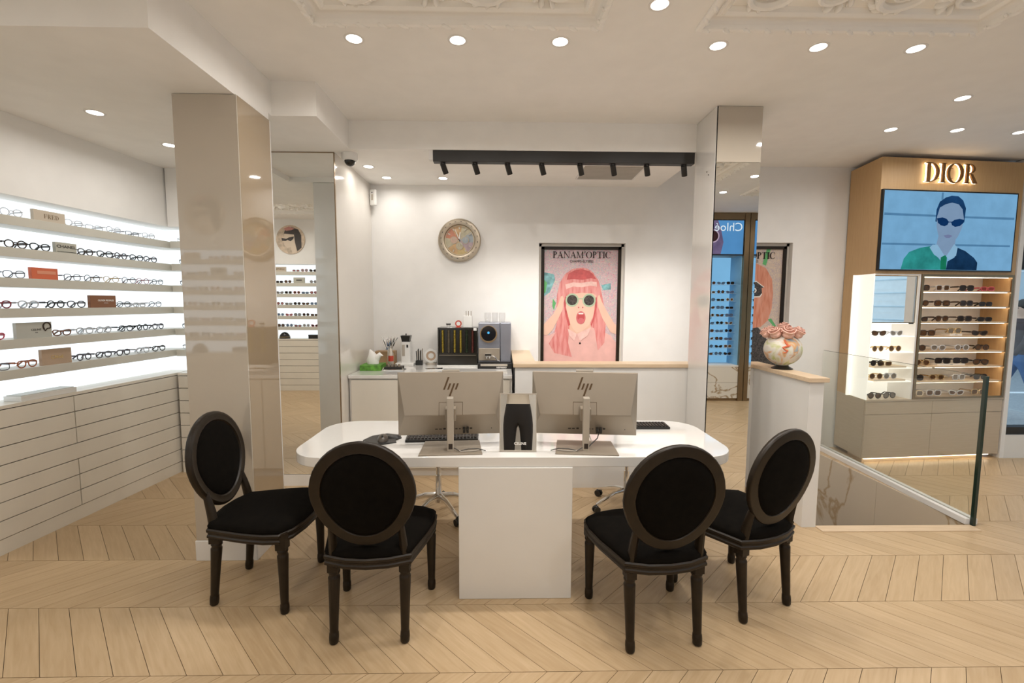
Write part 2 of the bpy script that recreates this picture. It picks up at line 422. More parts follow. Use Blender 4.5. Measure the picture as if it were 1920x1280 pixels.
dart_me = dart.mesh('leaf_dart', 'plaster_cream', True)
# acanthus scroll ornament
sc = MB()
pts = [((0.03+0.125*t)*math.cos(t*9.5), (0.03+0.125*t)*math.sin(t*9.5), -0.012) for t in [i/40 for i in range(41)]]
sc.tube(pts, [0.010+0.016*i/40 for i in range(41)], 8)
sc.ell((0,0,-0.01),(0.03,0.03,0.028),10,6)
for k in range(9):
    a = 1.2+k*0.42; rr = 0.165+0.01*math.sin(k*3)
    sc.M = rotm(rz=a+0.5, loc=(rr*math.cos(a), rr*math.sin(a), 0)); sc.ell((0,0,-0.008),(0.045,0.018,0.022),8,6); sc.ell((0.03,0.018,-0.004),(0.026,0.010,0.014),6,5)
sc.M = Matrix()
sc.tube([(0.15,-0.03,0),(0.22,0.02,-0.008),(0.30,0.0,-0.008),(0.36,-0.08,-0.004)],[0.022,0.016,0.014,0.006],8)
sc_me = sc.mesh('scroll_ornament', 'plaster_cream', True)
def frame_profile(mb, x0, y0, x1, y1, prof):
    # prof: list of (inset, z) swept round the rectangle
    loops = []
    for d, z in prof: loops.append([(x0+d,y0+d,z),(x1-d,y0+d,z),(x1-d,y1-d,z),(x0+d,y1-d,z)])
    vs = [p for l in loops for p in l]; fs = []
    for i in range(len(loops)-1):
        for k in range(4): fs.append((i*4+k, (i+1)*4+k, (i+1)*4+(k+1) % 4, i*4+(k+1) % 4))
    mb.add(vs, fs)
for ci, (a,b,c,d) in enumerate(COF):
    t = sempty('trim_%d' % (ci+1), ((a+c)/2, (b+d)/2, CEIL)); X, Y = (c-a)/2, (d-b)/2
    m = MB(); frame_profile(m, -X,-Y,X,Y, [(0,0.0),(0,-0.010),(0.006,-0.016),(0.018,-0.019),(0.030,-0.015),(0.036,-0.004),(0.038,0.01)]); m.build('outer_moulding', 'plaster_cream', t, 30)
    m = MB(); frame_profile(m, -X+.034,-Y+.034,X-.034,Y-.034, [(0,0.0),(0.008,0.018),(0.024,0.030),(0.05,0.034)]); m.build('cove', 'ceiling_paint', t, 50)
    m = MB(); frame_profile(m, -X+.078,-Y+.078,X-.078,Y-.078, [(0,0.036),(0.0,0.022),(0.010,0.016),(0.020,0.022),(0.028,0.010),(0.040,0.022),(0.046,0.05)]); m.build('inner_moulding', 'plaster_cream', t, 30)
    m = MB(); m.box(-X+.025,-Y+.025,0.048,X-.025,Y-.025,0.09); m.build('coffer_panel', 'plaster_cream', t)
    n = int(2*X/0.105)
    for i in range(n):
        for sy in ((-1,1) if ci != 3 else (-1,)):
            o = link('leaf_dart', dart_me, t); o.location = (-X+0.05+i*(2*X-0.1)/(n-1), sy*(Y-0.018), -0.015); o.rotation_euler = (0,0,0.5*sy)
    n = int(2*Y/0.105)
    for i in range(n):
        for sx in (-1,1):
            o = link('leaf_dart', dart_me, t); o.location = (sx*(X-0.018), -Y+0.1+i*(2*Y-0.2)/max(1,n-1), -0.014); o.rotation_euler = (0,0,PI/2+0.5*sx)
    nx = int((2*X-.5)/0.27); ny = 4 if 2*Y > 1.5 else 3
    for j in range(ny):
        for i in range(nx+1):
            o = link('scroll_ornament', sc_me, t)
            o.location = (-X+.27+i*(2*X-.54)/nx, Y-.25-j*(2*Y-.50)/(ny-1), 0.049)
            o.rotation_euler = (0,0,(i % 2)*PI+j*0.7); o.scale = (.78 if i % 3 else -.78, .78, 1.15)
# soffits
m = MB(); m.box(-5.05,2.14,SOF,-1.565,3.165,CEIL); m.box(-5.05,3.165,SOF,-2.15,5.05,CEIL); struct(m.build('ceiling_soffit', 'ceiling_paint'))
m = MB(); m.box(-1.565,3.21,ALC,-1.265,3.86,CEIL); m.box(-2.15,3.165,ALC,-1.565,3.86,CEIL); struct(m.build('ceiling_step', 'ceiling_paint'))
m = MB(); m.box(-2.15,3.86,ALC,1.66,5.05,CEIL); struct(m.build('ceiling_alcove', 'ceiling_paint'))

# ---- walls
m = MB(); NI = [(0.384,0.80,1.326,2.272),(2.226,0.80,3.168,2.29)]
holed(m, -1.6, 5.45, -2.6, 3.1, NI, lambda q,a,b,c,d: q.box(a,YB,b,c,YB+0.09,d)); m.box(-1.6,YB+0.09,-2.6,5.45,YB+0.16,3.1)
struct(m.build('wall_back', 'wall_white'))
m = MB(); m.box(-2.15,3.965,0,-1.42,5.05,ALC); struct(m.build('wall_alcove', 'wall_gloss'))
m = MB(); m.box(-3.7,4.82,0,-2.15,4.92,SOF); struct(m.build('wall_left_end', 'wall_white'))
LR = R(90-4.86); LK = (-3.07, 4.34, 0)
wl = MB(rotm(rz=LR, loc=LK)); wl.box(-2.75,0.46,0,0.5,0.54,SOF); wl.box(-2.75,0.0,2.302,0.13,0.46,SOF+0.0); wl.box(-2.77,0.0,0,-2.75,0.54,SOF)
struct(wl.build('wall_left', 'wall_white'))
m = MB(); m.box(-3.06,4.275,2.302,-2.15,4.82,SOF); struct(m.build('wall_left_bulkhead', 'wall_white'))
m = MB(); m.box(-5.1,-1.0,0,-5.0,2.2,3.1); m.box(-5.05,2.14,0,-3.80,2.22,3.1); struct(m.build('wall_far_left', 'wall_white'))
m = MB(); m.box(-5.05,-1.05,0,6.45,-0.95,3.1); struct(m.build('wall_rear', 'wall_white'))
for b in ((-0.895,-0.95,0,2.25,-0.5,3.1),(-4.695,-0.95,2.302,-0.9,-0.45,3.1),(-5.05,-0.95,0,-4.705,-0.45,3.1),(5.26,-0.95,0,6.45,-0.5,3.1)):
    m = MB(); m.box(*b); struct(m.build('wall_rear_panel', 'wall_white'))
# storefront on the right and at the back right
m = MB(); m.box(6.4,-1.0,0,6.5,4.7,0.3); m.box(6.4,-1.0,2.7,6.5,4.7,3.1)
for y in (-1.0,0.85,2.7,4.55): m.box(6.4,y,0.3,6.5,y+0.12,2.7)
struct(m.build('wall_right', 'white_matt'))
wn = sempty('window_1', (6.45, 0, 0))
for i, y in enumerate((-0.88,0.97,2.82)):
    m = MB(); m.box(-0.005,y,0.3,0.005,y+1.73,2.7); m.build('pane', 'glass_clear', wn)
for y in (0.2,1.35,1.62,2.05,3.4):
    m = MB(); m.box(-0.03,y,0.3,0.03,y+(.07 if y != 1.62 else .16),2.7); m.build('mullion', 'bronze' if y != 1.62 else 'black_metal', wn)
m = MB(); m.box(-0.03,-0.88,2.28,0.03,4.55,2.7); m.build('transom_panel', 'black_metal', wn)
wn = sempty('window_2', (5.27, 4.64, 0))
m = MB(); m.box(0,-0.02,0.0,0.045,0.1,3.09); m.build('jamb', 'white_matt', wn)
m = MB(); m.box(0.045,0.0,1.99,1.2,0.1,3.09); m.build('header_panel', 'black_metal', wn)
m = MB(); m.box(0.045,0.0,0.25,1.2,0.1,0.33); m.box(0.045,0.02,0.33,0.075,0.09,1.99); m.build('window_frame', 'black_metal', wn)
m = MB(); m.box(0.045,-0.02,0.0,1.2,0.1,0.25); m.build('plinth', 'white_gloss', wn)
m = MB(); m.box(0.075,0.045,0.33,1.2,0.055,1.99); m.build('pane', 'glass_clear', wn)
# street outside
mat('asphalt', (0.30,0.33,0.36), 0.8, noise=0.15, scale=30); mat('road_paint', (0.8,0.85,0.9), 0.6); mat('facade', (0.55,0.66,0.74), 0.6, noise=0.05); mat('facade_pale', (0.75,0.78,0.80), 0.7); mat('facade_dark', (0.10,0.14,0.18), 0.2)
m = MB(); m.box(5.2,5.2,-0.1,20,30,-0.02); m.box(6.55,-6,-0.1,20,5.2,-0.02); struct(m.build('street_ground', 'asphalt'))
m = MB(); m.box(5.4,8.2,-0.02,20,8.32,-0.012); struct(m.build('street_line', 'road_paint'))
bf = thing('shopfront_building', 'pale blue-grey building front across the street', 'building', (5.0,12,0))
m = MB(); m.box(0,0,-0.02,15,0.4,9); m.build('wall', 'facade', bf)
for i in range(5):
    for j in range(3):
        m = MB(); m.box(1.1+i*2.8,-0.03,0.6+j*2.9,3.0+i*2.8,0.05,2.6+j*2.9); wnd = m.build('window', 'facade_dark', bf)
        m = MB(); m.box(1.02+i*2.8,-0.06,0.52+j*2.9,3.08+i*2.8,-0.0,0.6+j*2.9); m.build('sill', 'road_paint', wnd)
for j in range(8):
    m = MB(); m.box(0,-0.02,0.3+j*1.1,15,0.02,0.33+j*1.1); m.build('string_course', 'road_paint', bf)

bf = thing('street_building', 'pale stone building across the street beyond the storefront windows', 'building', (15,-8,0))
m = MB(); m.box(0,0,-0.02,0.4,19.5,9); m.build('wall', 'facade_pale', bf)
for j in range(20):
    m = MB(); m.box(-0.03,0,0.2+j*0.45,0.02,19.5,0.23+j*0.45); m.build('string_course', 'facade', bf)
for i in range(6):
    for j in range(3):
        m = MB(); m.box(-0.03,1.0+i*3.2,0.9+j*2.9,0.05,2.3+i*3.2,2.9+j*2.9); m.build('window', 'facade_dark', bf)

# ---- pillars
pl = sempty('pillar_left', (-1.736, 2.967, 0))
W2, D2 = 0.184, 0.193
m = MB(); m.box(-W2+.012,-D2+.012,0,W2-.012,D2-.012,SOF); m.build('core', 'dark_gap', pl)
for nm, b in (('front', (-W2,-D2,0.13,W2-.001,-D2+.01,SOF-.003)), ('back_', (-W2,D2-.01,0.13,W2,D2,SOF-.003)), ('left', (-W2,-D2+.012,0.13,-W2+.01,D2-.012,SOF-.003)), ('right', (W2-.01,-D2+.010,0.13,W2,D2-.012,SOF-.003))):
    m = MB(); m.box(*b); m.build('glass_panel', {'back_':'white_gloss','right':'pillar_shaded'}.get(nm,'pillar_gloss'), pl)
m = MB(); m.box(-W2-.006,-D2-.006,0,W2+.008,D2+.006,0.128); m.build('baseboard', 'white_matt', pl, bevel=0.002)
pr = sempty('pillar_right', (1.7665, 3.69, 0)); W3, D3 = 0.1735, 0.183
m = MB(); m.box(-W3+.012,-D3+.012,0,W3-.012,D3-.0,CEIL); m.build('core', 'white_matt', pr)
m = MB(); m.box(-W3+.002,-D3,0.10,W3,-D3+.01,2.685); m.build('mirror_panel', 'mirror', pr, label='tall mirror panel on the front of the pillar')
m = MB(); m.box(-W3+.002,-D3,2.687,W3,-D3+.01,CEIL-.003); m.build('glass_panel', 'pillar_gloss', pr)
m = MB(); m.box(-W3,-D3+.0,0.10,-W3+.01,D3,CEIL-.003); m.build('side_panel', 'white_gloss', pr)
m = MB(); m.box(W3-.01,-D3+.012,0.10,W3,D3,CEIL-.003); m.build('side_panel', 'white_gloss', pr)
m = MB(); m.box(-W3-.004,-D3-.004,0,W3+.004,D3,0.098); m.build('baseboard', 'white_matt', pr)
m = MB(); 
for z in (2.62,2.65): m.cyl((-W3-.003,-0.08+(z-2.62),z),(-W3+.001,-0.08+(z-2.62),z),0.005,n=10)
m.build('fixing_screw', 'black_metal', pr)

# ---- half wall round the stairs
hw = sempty('half_wall', (0,0,0)); CZ = 1.07
for b in ((0.10,3.88,0,2.279,4.04,CZ),(0.10,4.04,0,0.27,4.998,CZ),(2.174,3.155,0,2.279,3.88,CZ)):
    m = MB(); m.box(*b); m.build('panel', 'white_gloss', hw)
for b in ((0.085,3.862,CZ,2.165,4.055,CZ+.032),(0.085,4.055,CZ,0.285,4.998,CZ+.032),(2.155,3.135,CZ,2.305,4.055,CZ+.032)):
    m = MB(); m.box(*b); m.build('wood_cap', 'oak_trim', hw, bevel=0.003)
# ---- stairwell
sw = sempty('stairwell', (0,0,0))
m = MB(); m.box(HX1-.012,HY0,-2.6,HX1,4.0,-0.001); m.build('marble_slab', 'marble_stair', sw)
m = MB(); m.box(HX1-.012,4.003,-2.6,HX1,5.0,-0.001); m.build('marble_slab', 'marble_stair', sw)
m = MB(); m.box(HX1,HY0-.1,-2.6,HX1+.1,5.0,-0.13); m.build('side_wall', 'wall_white', sw)
m = MB(); m.box(0.2,HY0-.1,-2.6,HX1+.1,HY0,-0.12); m.build('front_wall', 'wall_white', sw)
m = MB(); m.box(0.2,HY0,-2.6,0.3,5.0,-0.12); m.build('end_wall', 'wall_white', sw)
m = MB(); m.box(0.2,HY0,-2.65,HX1+.1,5.05,-2.55); m.build('landing', 'marble_stair', sw)
for k in range(6):
    m = MB(); m.box(HX0+.02,HY0+.0+k*.29,-0.35-k*.19-.05,HX1-.002,HY0+.31+k*.29,-0.35-k*.19); m.build('step', 'marble_stair', sw)
m = MB(); m.box(HX0+.002,HY0-.075,-0.02,HX1-.01,HY0+.012,0.006); struct(m.build('trim_9', 'oak_trim'))
# ---- wall mirror
wm = thing('wall_mirror', 'tall frameless mirror on the wall between the glossy pillar and the coffee counter', 'mirror', (-1.785,3.95,0))
m = MB(); m.box(-0.36,-0.004,0.105,0.36,0.012,2.862); m.build('mirror_glass', 'mirror', wm)
m = MB(); m.box(0.36,-0.006,0.10,0.366,0.012,2.866); m.box(-0.36,-0.006,2.862,0.366,0.012,2.868); m.build('edge_trim', 'bronze', wm)
m = MB(); m.box(-2.15,3.945,0,-1.415,3.965,0.10); struct(m.build('baseboard_left', 'white_matt'))

# ---- downlights
def lamp(parent, loc, watts, r=0.04, rot=None, spread=165):
    l = bpy.data.lights.new('lamp', 'AREA'); l.shape = 'DISK'; l.size = 2*r; l.energy = watts; l.color = LAMP; l.spread = R(spread)
    o = link('lamp_light', l, parent); o.location = loc
    if rot: o.rotation_euler = rot
    return o
rg = MB(); rg.lathe([(0.043,0.0),(0.043,-0.002),(0.052,-0.004),(0.056,-0.002),(0.056,0.0)], n=28, cap=False); ring_me = rg.mesh('trim_ring', 'white_matt', True)
ds = MB(); ds.lathe([(0.043,-0.0015),(0.043,0.0)], n=28); disc_me = ds.mesh('lamp_face', 'lamp_face')
def downlight(x, y, z, label, group, watts=None):
    t = thing('downlight', label, 'ceiling light', (x,y,z), 0, group)
    link('trim_ring', ring_me, t); link('lamp_face', disc_me, t); lamp(t, (0,0,-0.006), LAMP_W if watts is None else watts)
for x,q in ((-0.843,'nearest the glossy pillar'),(-0.263,'in the middle of its row of three'),(0.317,'nearest the strip between coffers')): downlight(x, 2.705, CEIL, 'recessed downlight beyond the coffer over the desk, '+q, 'downlights beyond the coffer nearer the glossy pillar')
for x,q in ((1.226,'nearest the mirrored pillar'),(1.81,'between its two row neighbours'),(2.38,'nearest the glass balustrade')): downlight(x, 2.722, CEIL, 'recessed downlight beyond the storefront-side coffer, '+q, 'downlights beyond the coffer nearer the oak display')
downlight(0.769,2.37,CEIL,'recessed downlight at the far end of the strip between two plaster coffers','downlights between the two coffers')
for y in (1.66,0.9): downlight(0.78,y,CEIL,'recessed downlight on the ceiling strip between two plaster coffers','downlights between the two coffers')
downlight(3.285,3.336,CEIL,'recessed downlight above the glass balustrade', 'right side downlights', LAMP_W*.6)
for x,y,q in ((3.273,3.93,'over its frosted side'),(3.843,3.926,'over its divider'),(4.42,3.957,'over its wide shelves')): downlight(x,y,CEIL,'recessed downlight before the oak sunglasses display, '+q,'downlights before the oak display', LAMP_W*.55)
for x,y in ((2.9,1.66),(2.9,0.9),(5.1,1.0),(5.3,2.6)): downlight(x,y,CEIL,'recessed downlight beside the coffers on the storefront side','storefront side downlights')
for x,y,q in ((-2.61,3.065,'farther from'),(-2.573,3.665,'nearer to')): downlight(x,y,SOF,'recessed downlight in the low soffit, '+q+' the shelf corner','soffit downlights', LAMP_W*0.45)
downlight(-1.25,4.346,ALC,'recessed downlight in the low alcove ceiling near the dome camera','alcove downlights', LAMP_W*0.22)
downlight(-1.178,4.718,ALC,'recessed downlight in the alcove corner beside the motion detector','alcove downlights', LAMP_W*0.22)
downlight(-0.614,4.72,ALC,'recessed downlight in the alcove ceiling above the clock','alcove downlights', LAMP_W*0.22)
for x,y in ((-2.2,0.9),(-0.9,0.35),(0.3,0.35),(1.5,0.35),(4.0,0.3),(-3.7,0.55),(-4.5,0.75),(-4.4,1.5)): downlight(x,y,CEIL,'added fill downlight in the ceiling near the rear shelves','added rear downlights')  # no such lamps in view; added to light the rear and its reflection
# ================================================================== EYEWEAR
FR = {'black': ((0.012,0.011,0.012),0.25), 'tortoise': ((0.16,0.055,0.015),0.25), 'dark brown': ((0.035,0.018,0.009),0.3), 'pink': ((0.55,0.08,0.12),0.3), 'clear grey': ((0.55,0.56,0.60),0.15),
      'amber': ((0.35,0.09,0.02),0.25), 'gold': ((0.55,0.38,0.18),0.25), 'gunmetal': ((0.10,0.09,0.10),0.3), 'dark red': ((0.22,0.015,0.02),0.3), 'cream': ((0.75,0.66,0.50),0.3), 'dark green':((0.02,0.06,0.03),0.3)}
for k,(c,r) in FR.items(): mat('frame_'+k, c, r, 0.6 if k in ('gold','gunmetal') else 0, noise=0.35 if k in ('tortoise','amber') else 0.05, scale=60 if k in ('tortoise','amber') else 10)
for k,c,a in (('brown',(0.10,0.045,0.015),0.88),('dark',(0.025,0.014,0.008),0.94),('grey',(0.20,0.165,0.13),0.72),('rose',(0.30,0.06,0.05),0.75),('blue',(0.10,0.16,0.26),0.8)): mat('lens_'+k, c, 0.12, alpha=a, noise=0.02, spec=0.2)
def rim(style, sd):
    P = {'round':(.024,.0235,2.0),'panto':(.0255,.0225,2.3),'rect':(.027,.0165,4),'square':(.027,.0225,3.6),'cateye':(.027,.019,2.5),'aviator':(.0275,.0235,2.4),'hex':(.025,.0225,2.8)}[style]
    a, b, e = P; out = []
    for i in range(20):
        t = 2*PI*i/20; c, s_ = math.cos(t), math.sin(t)
        x = a*abs(c)**(2/e)*(1 if c >= 0 else -1); z = b*abs(s_)**(2/e)*(1 if s_ >= 0 else -1)
        if style == 'panto': x *= 1+0.10*z/b
        if style == 'cateye': z += 0.006*(x/a)*(1 if z > 0 else 0.2); x *= 1+0.12*z/b
        if style == 'aviator': x *= 1+0.14*z/b; z -= 0.003*(x/a)
        out.append((sd*(x+0.0345), 0.0, z+b))
    return out, b
GC = {}
def glasses_meshes(style, col, lens, r):
    key = (style, col, lens, r)
    if key in GC: return GC[key]
    f = MB(); rs = []; b = 0
    for sd in (-1,1):
        p, b = rim(style, sd); p = [(x,y,z+r) for x,y,z in p]; rs.append(p); f.tube(p, r, 6, True)
    f.tube([(-.011,0,b*1.25+r),(-.005,-.002,b*1.45+r),(.005,-.002,b*1.45+r),(.011,0,b*1.25+r)], r*0.95, 6)
    xo = max(p[0] for p in rs[1])
    for sd in (-1,1): f.tube([(sd*(xo-.002),0,b*1.5+r),(sd*(xo+.005),.003,b*1.5+r),(sd*(xo+.006),.010,b*1.5+r)], r*1.05, 6)
    tm = []
    for sd in (-1,1):
        t = MB(); t.tube([(sd*(xo+.006),.009,b*1.5+r),(sd*(xo+.006),.06,b*1.48+r),(sd*(xo+.004),.10,b*1.35+r),(sd*(xo-.002),.135,r)], [r*1.15,r,r,r*1.1], 6, flat=(1.5,.8)); tm.append(t.mesh('temple','frame_'+col,True))
    ls = []
    for p in rs:
        l = MB(); l.slab([(x,z) for x,_,z in p], -.0006, .0006); ls.append(l.mesh('lens', 'lens_clear' if lens is None else 'lens_'+lens))
    GC[key] = (f.mesh('frame','frame_'+col,True), tm, ls); return GC[key]
def glasses(M, style, col, label, lens=None, r=0.0022, group=None, rz=0, name='eyeglasses'):
    fm, tm, ls = glasses_meshes(style, col, lens, r)
    t = thing(name, label, 'glasses', group=group); t.matrix_world = M @ Matrix.Rotation(rz,4,'Z')
    link('frame', fm, t)
    for m in tm: link('temple', m, t)
    for m in ls: link('lens', m, t)
    return t
SG = {}
def tiny_glasses(M, style, col, label, lens, group, r=0.003):
    key = (style, col, lens)
    if key not in SG:
        f = MB()
        for sd in (-1,1):
            p, b = rim(style, sd); p = [(x,y,z+r) for x,y,z in p]; f.m = 0; f.tube(p[::2], r, 5, True); f.m = 1; f.slab([(x,z) for x,_,z in p[::2]], -.0006, .0006)
        f.m = 0; f.tube([(-.012,0,b*1.3),(.012,0,b*1.3)], r, 5)
        for sd in (-1,1): f.tube([(sd*.063,.0,b*1.5),(sd*.064,.09,b*1.4),(sd*.058,.13,r)], r, 5)
        SG[key] = f.mesh('sunglasses', ['frame_'+col, 'lens_'+lens])
    o = link('sunglasses', SG[key]); o.matrix_world = M; tag(o, label, 'sunglasses', group); return o

# ================================================================== BACKLIT SHELVING
SHELF = [2.17,1.966,1.771,1.572,1.371,1.174]; CTR = 0.955
def unit(origin, rotz, x0, x1, where, splits, deep=0.44, endlight=False):
    g = thing('drawer_cabinet', 'cream lacquered drawer cabinet '+where, 'cabinet', origin, rotz)
    m = MB(); m.box(x0,0.016,0.10,x1,deep,CTR-.022); m.build('body', 'dark_gap', g)
    m = MB(); m.box(x0,-0.002,CTR-.022,x1,deep,CTR); m.build('countertop', 'lacquer', g)
    m = MB(); m.box(x0,0.002,0,x1,deep,0.10); m.build('plinth', 'lacquer', g)
    rows = [0.102+i*(0.930-0.102)/7 for i in range(8)]
    for i in range(7):
        xs = [x0]+([s for s in splits] if i != 3 else [])+[x1]
        for j in range(len(xs)-1):
            m = MB(); m.box(xs[j]+.003,-0.001,rows[i]+.003,xs[j+1]-.003,0.016,rows[i+1]-.003); m.build('drawer', 'lacquer', g, bevel=0.001)
    h = thing('backlit_shelving', 'backlit display shelving with six grey shelves '+where, 'shelving', origin, rotz)
    m = MB(); m.box(x0,0.2,CTR+.001,x1,0.21,2.300); m.build('light_panel', 'panel_light', h, label='glowing white back panel')
    if endlight:
        m = MB(); m.box(x1-.006,0.012,CTR+.001,x1,0.199,2.300); m.build('light_panel', 'panel_light', h)
        x1 -= .007
    for z in SHELF:
        m = MB(); m.box(x0,0.0,z-.06,x1,0.199,z); m.build('shelf', 'shelf_edge', h, bevel=0.001)
    return rotm(rz=rotz, loc=origin)
ML = unit(LK, LR, -2.74, 0.135, 'along the wall beside the glossy pillar', [-2.0,-0.99], endlight=True)
MF = unit((-3.076,4.275,0), 0, 0.028, 0.915, 'on the short wall behind the glossy pillar', [0.45])
MR = unit((-0.9,-0.45,0), PI, 0.001, 3.8, 'on the rear wall facing the wall mirror', [1.0,1.95])  # glowing unit lengthened past its mirrored stretch, the unseen rest added as fill light

# plaques on the left unit (s measured from the corner)
mat('pl_cream',(0.60,0.52,0.42),0.5); mat('pl_sage',(0.50,0.49,0.42),0.5); mat('pl_orange',(0.70,0.16,0.07),0.45); mat('pl_orange_light',(0.80,0.33,0.20),0.45); mat('pl_brown',(0.25,0.10,0.04),0.45)
mat('pl_grey',(0.52,0.52,0.47),0.35); mat('pl_tan',(0.50,0.36,0.25),0.5); mat('ink_brown',(0.22,0.15,0.08),0.5); mat('ink_dark',(0.05,0.045,0.04),0.5); mat('ink_white',(0.85,0.82,0.78),0.5); mat('ink_gold',(0.75,0.55,0.25),0.3,0.8)
def plaque(Mu, s0, s1, z, h, m, label, y=0.035, d=0.025, name='brand_plaque'):
    t = thing(name, label, 'sign'); t.matrix_world = Mu @ Matrix.Translation((-(s0+s1)/2, y, z))
    mb = MB(); w_ = abs(s1-s0)/2; mb.box(-w_,-d/2,0,w_,d/2,h); mb.build('block', m, t, bevel=0.001)
    return t, -d/2-0.0006
t,y = plaque(ML,1.138,0.933,SHELF[0],.075,'pl_cream','cream name plaque with brown serif capitals on the topmost backlit shelf')
serif('FRED', .030, 'ink_brown', t, .01, y, .022, .0006, name='lettering', gap=.12)
t,y = plaque(ML,1.013,0.866,SHELF[1],.075,'pl_sage','grey-green name plaque with dark capitals and a dark base line'); text('CHANEL',.028,'ink_dark',t,0,y,.045,sx=1.25,bold=.0006)
m = MB(); m.box(-.065,-.001,.008,.065,0,.011); m.build('base_line','ink_dark',t,loc=(0,y,0))
t,y = plaque(ML,1.181,1.012,SHELF[2],.078,'pl_orange','glossy orange plaque between round metal eyeglasses')
m = MB(); m.box(-.06,-.0008,.036,.06,0,.058); m.build('label_strip','pl_orange_light',t,loc=(.01,y,0))
t,y = plaque(ML,0.791,0.582,SHELF[3],.095,'pl_brown','brown leather-look name plaque with small white lettering'); text('OLIVER PEOPLES',.018,'ink_white',t,.02,y,.055,bold=.0004); text('EYEWEAR',.008,'ink_white',t,.02,y,.036)
t,y = plaque(ML,1.30,1.082,SHELF[4],.105,'pl_grey','pale grey name plaque with a tortoise ring emblem'); text('CELINE',.020,'ink_dark',t,.01,y,.055); text('PARIS',.007,'ink_dark',t,.01,y,.036)
m = MB(); m.tube([(.078+.024*math.cos(R(a)),0,.075+.026*math.sin(R(a))) for a in range(-30,240,18)],.005,6); m.tube([(.055,0,.06),(.065,0,.045),(.08,0,.06),(.1,0,.062)],.004,6); m.build('ring_emblem','frame_dark brown',t,loc=(0,y,0))
t,y = plaque(ML,1.16,0.961,SHELF[5],.11,'pl_tan','tan name plaque with gold script-style lettering'); text('Chloé',.034,'ink_gold',t,0,y,.052,bold=.0005)
# white flat tray box on the counter
t = thing('display_tray', 'long low white display tray on the cream countertop', 'tray'); t.matrix_world = ML @ Matrix.Translation((-1.135,0.06,CTR))
m = MB(); m.box(-.18,-.05,0,.18,.08,.035); m.build('tray_body','white_gloss',t,bevel=.002)
m = MB(); m.box(-.17,-.04,.035,.17,.07,.039); m.build('tray_pad','pl_grey',t)

PN = ['cream','grey-green','orange','brown','pale grey','tan']
LG = [ # shelf: (s, style, colour, thin)
 [(1.26,'round','clear grey',1),(.86,'panto','clear grey',1),(.70,'rect','clear grey',1),(.54,'round','clear grey',1),(.38,'rect','gunmetal',1),(.22,'panto','clear grey',1)],
 [(1.415,'round','dark brown',0),(1.25,'round','dark brown',0),(1.094,'panto','black',0),(.785,'panto','dark brown',0),(.635,'panto','black',0),(.49,'round','gunmetal',0),(.345,'panto','black',0),(.20,'round','gunmetal',0)],
 [(1.42,'hex','gunmetal',1),(1.27,'hex','gunmetal',1),(.90,'hex','gunmetal',1),(.745,'round','gunmetal',1),(.59,'round','gold',1),(.44,'round','gunmetal',1),(.295,'round','dark red',1),(.15,'round','black',1)],
 [(1.366,'panto','dark red',0),(1.204,'panto','clear grey',0),(1.026,'round','black',0),(.874,'panto','gunmetal',0),(.499,'panto','black',1),(.347,'rect','clear grey',0),(.182,'panto','gunmetal',1)],
 [(1.42,'cateye','pink',0),(.995,'cateye','tortoise',0),(.827,'panto','clear grey',0),(.678,'panto','clear grey',0),(.488,'panto','black',0),(.325,'round','black',0),(.17,'round','gunmetal',0)],
 [(1.41,'square','gunmetal',1),(1.243,'panto','amber',0),(.85,'round','gunmetal',0),(.692,'panto','gunmetal',0),(.529,'panto','gunmetal',0),(.35,'panto','clear grey',0),(.181,'panto','dark brown',0)]]
PS = [(1.138,.933),(1.013,.866),(1.181,1.012),(.791,.582),(1.30,1.082),(1.16,.961)]
for i, row in enumerate(LG):
    mid = sum(PS[i])/2
    a = sorted([g for g in row if g[0] < mid], key=lambda g: -g[0]); b = sorted([g for g in row if g[0] > mid], key=lambda g: g[0])
    for side, lst in (('towards the corner', a), ('away from the corner', b)):
        for n, (s_, st, c, thin) in enumerate(lst):
            glasses(ML @ Matrix.Translation((-s_, 0.04+rnd.uniform(-.006,.01), SHELF[i])), st, c, '%s %s eyeglasses, %s from the %s plaque %s' % (c, st.replace('cateye','cat-eye').replace('hex','hexagonal').replace('panto','rounded').replace('rect','rectangular'), ORD(n), PN[i], side), r=.0023 if thin else .0037, group='eyeglasses on the backlit shelves', rz=rnd.uniform(-.12,.12))
for i,(st,c) in enumerate([('rect','clear grey'),('panto','black'),('round','gunmetal'),('rect','clear grey'),('round','black'),('panto','clear grey')]):
    for j in range(2):
        glasses(MF @ Matrix.Translation((0.12+.22*j+rnd.uniform(0,.03), 0.045, SHELF[i])), st, c, '%s eyeglasses on the %s shelf down of the short wall beside the pillar' % (c, ORD(i)), r=.0022, group='eyeglasses on the short wall', rz=rnd.uniform(-.1,.1))
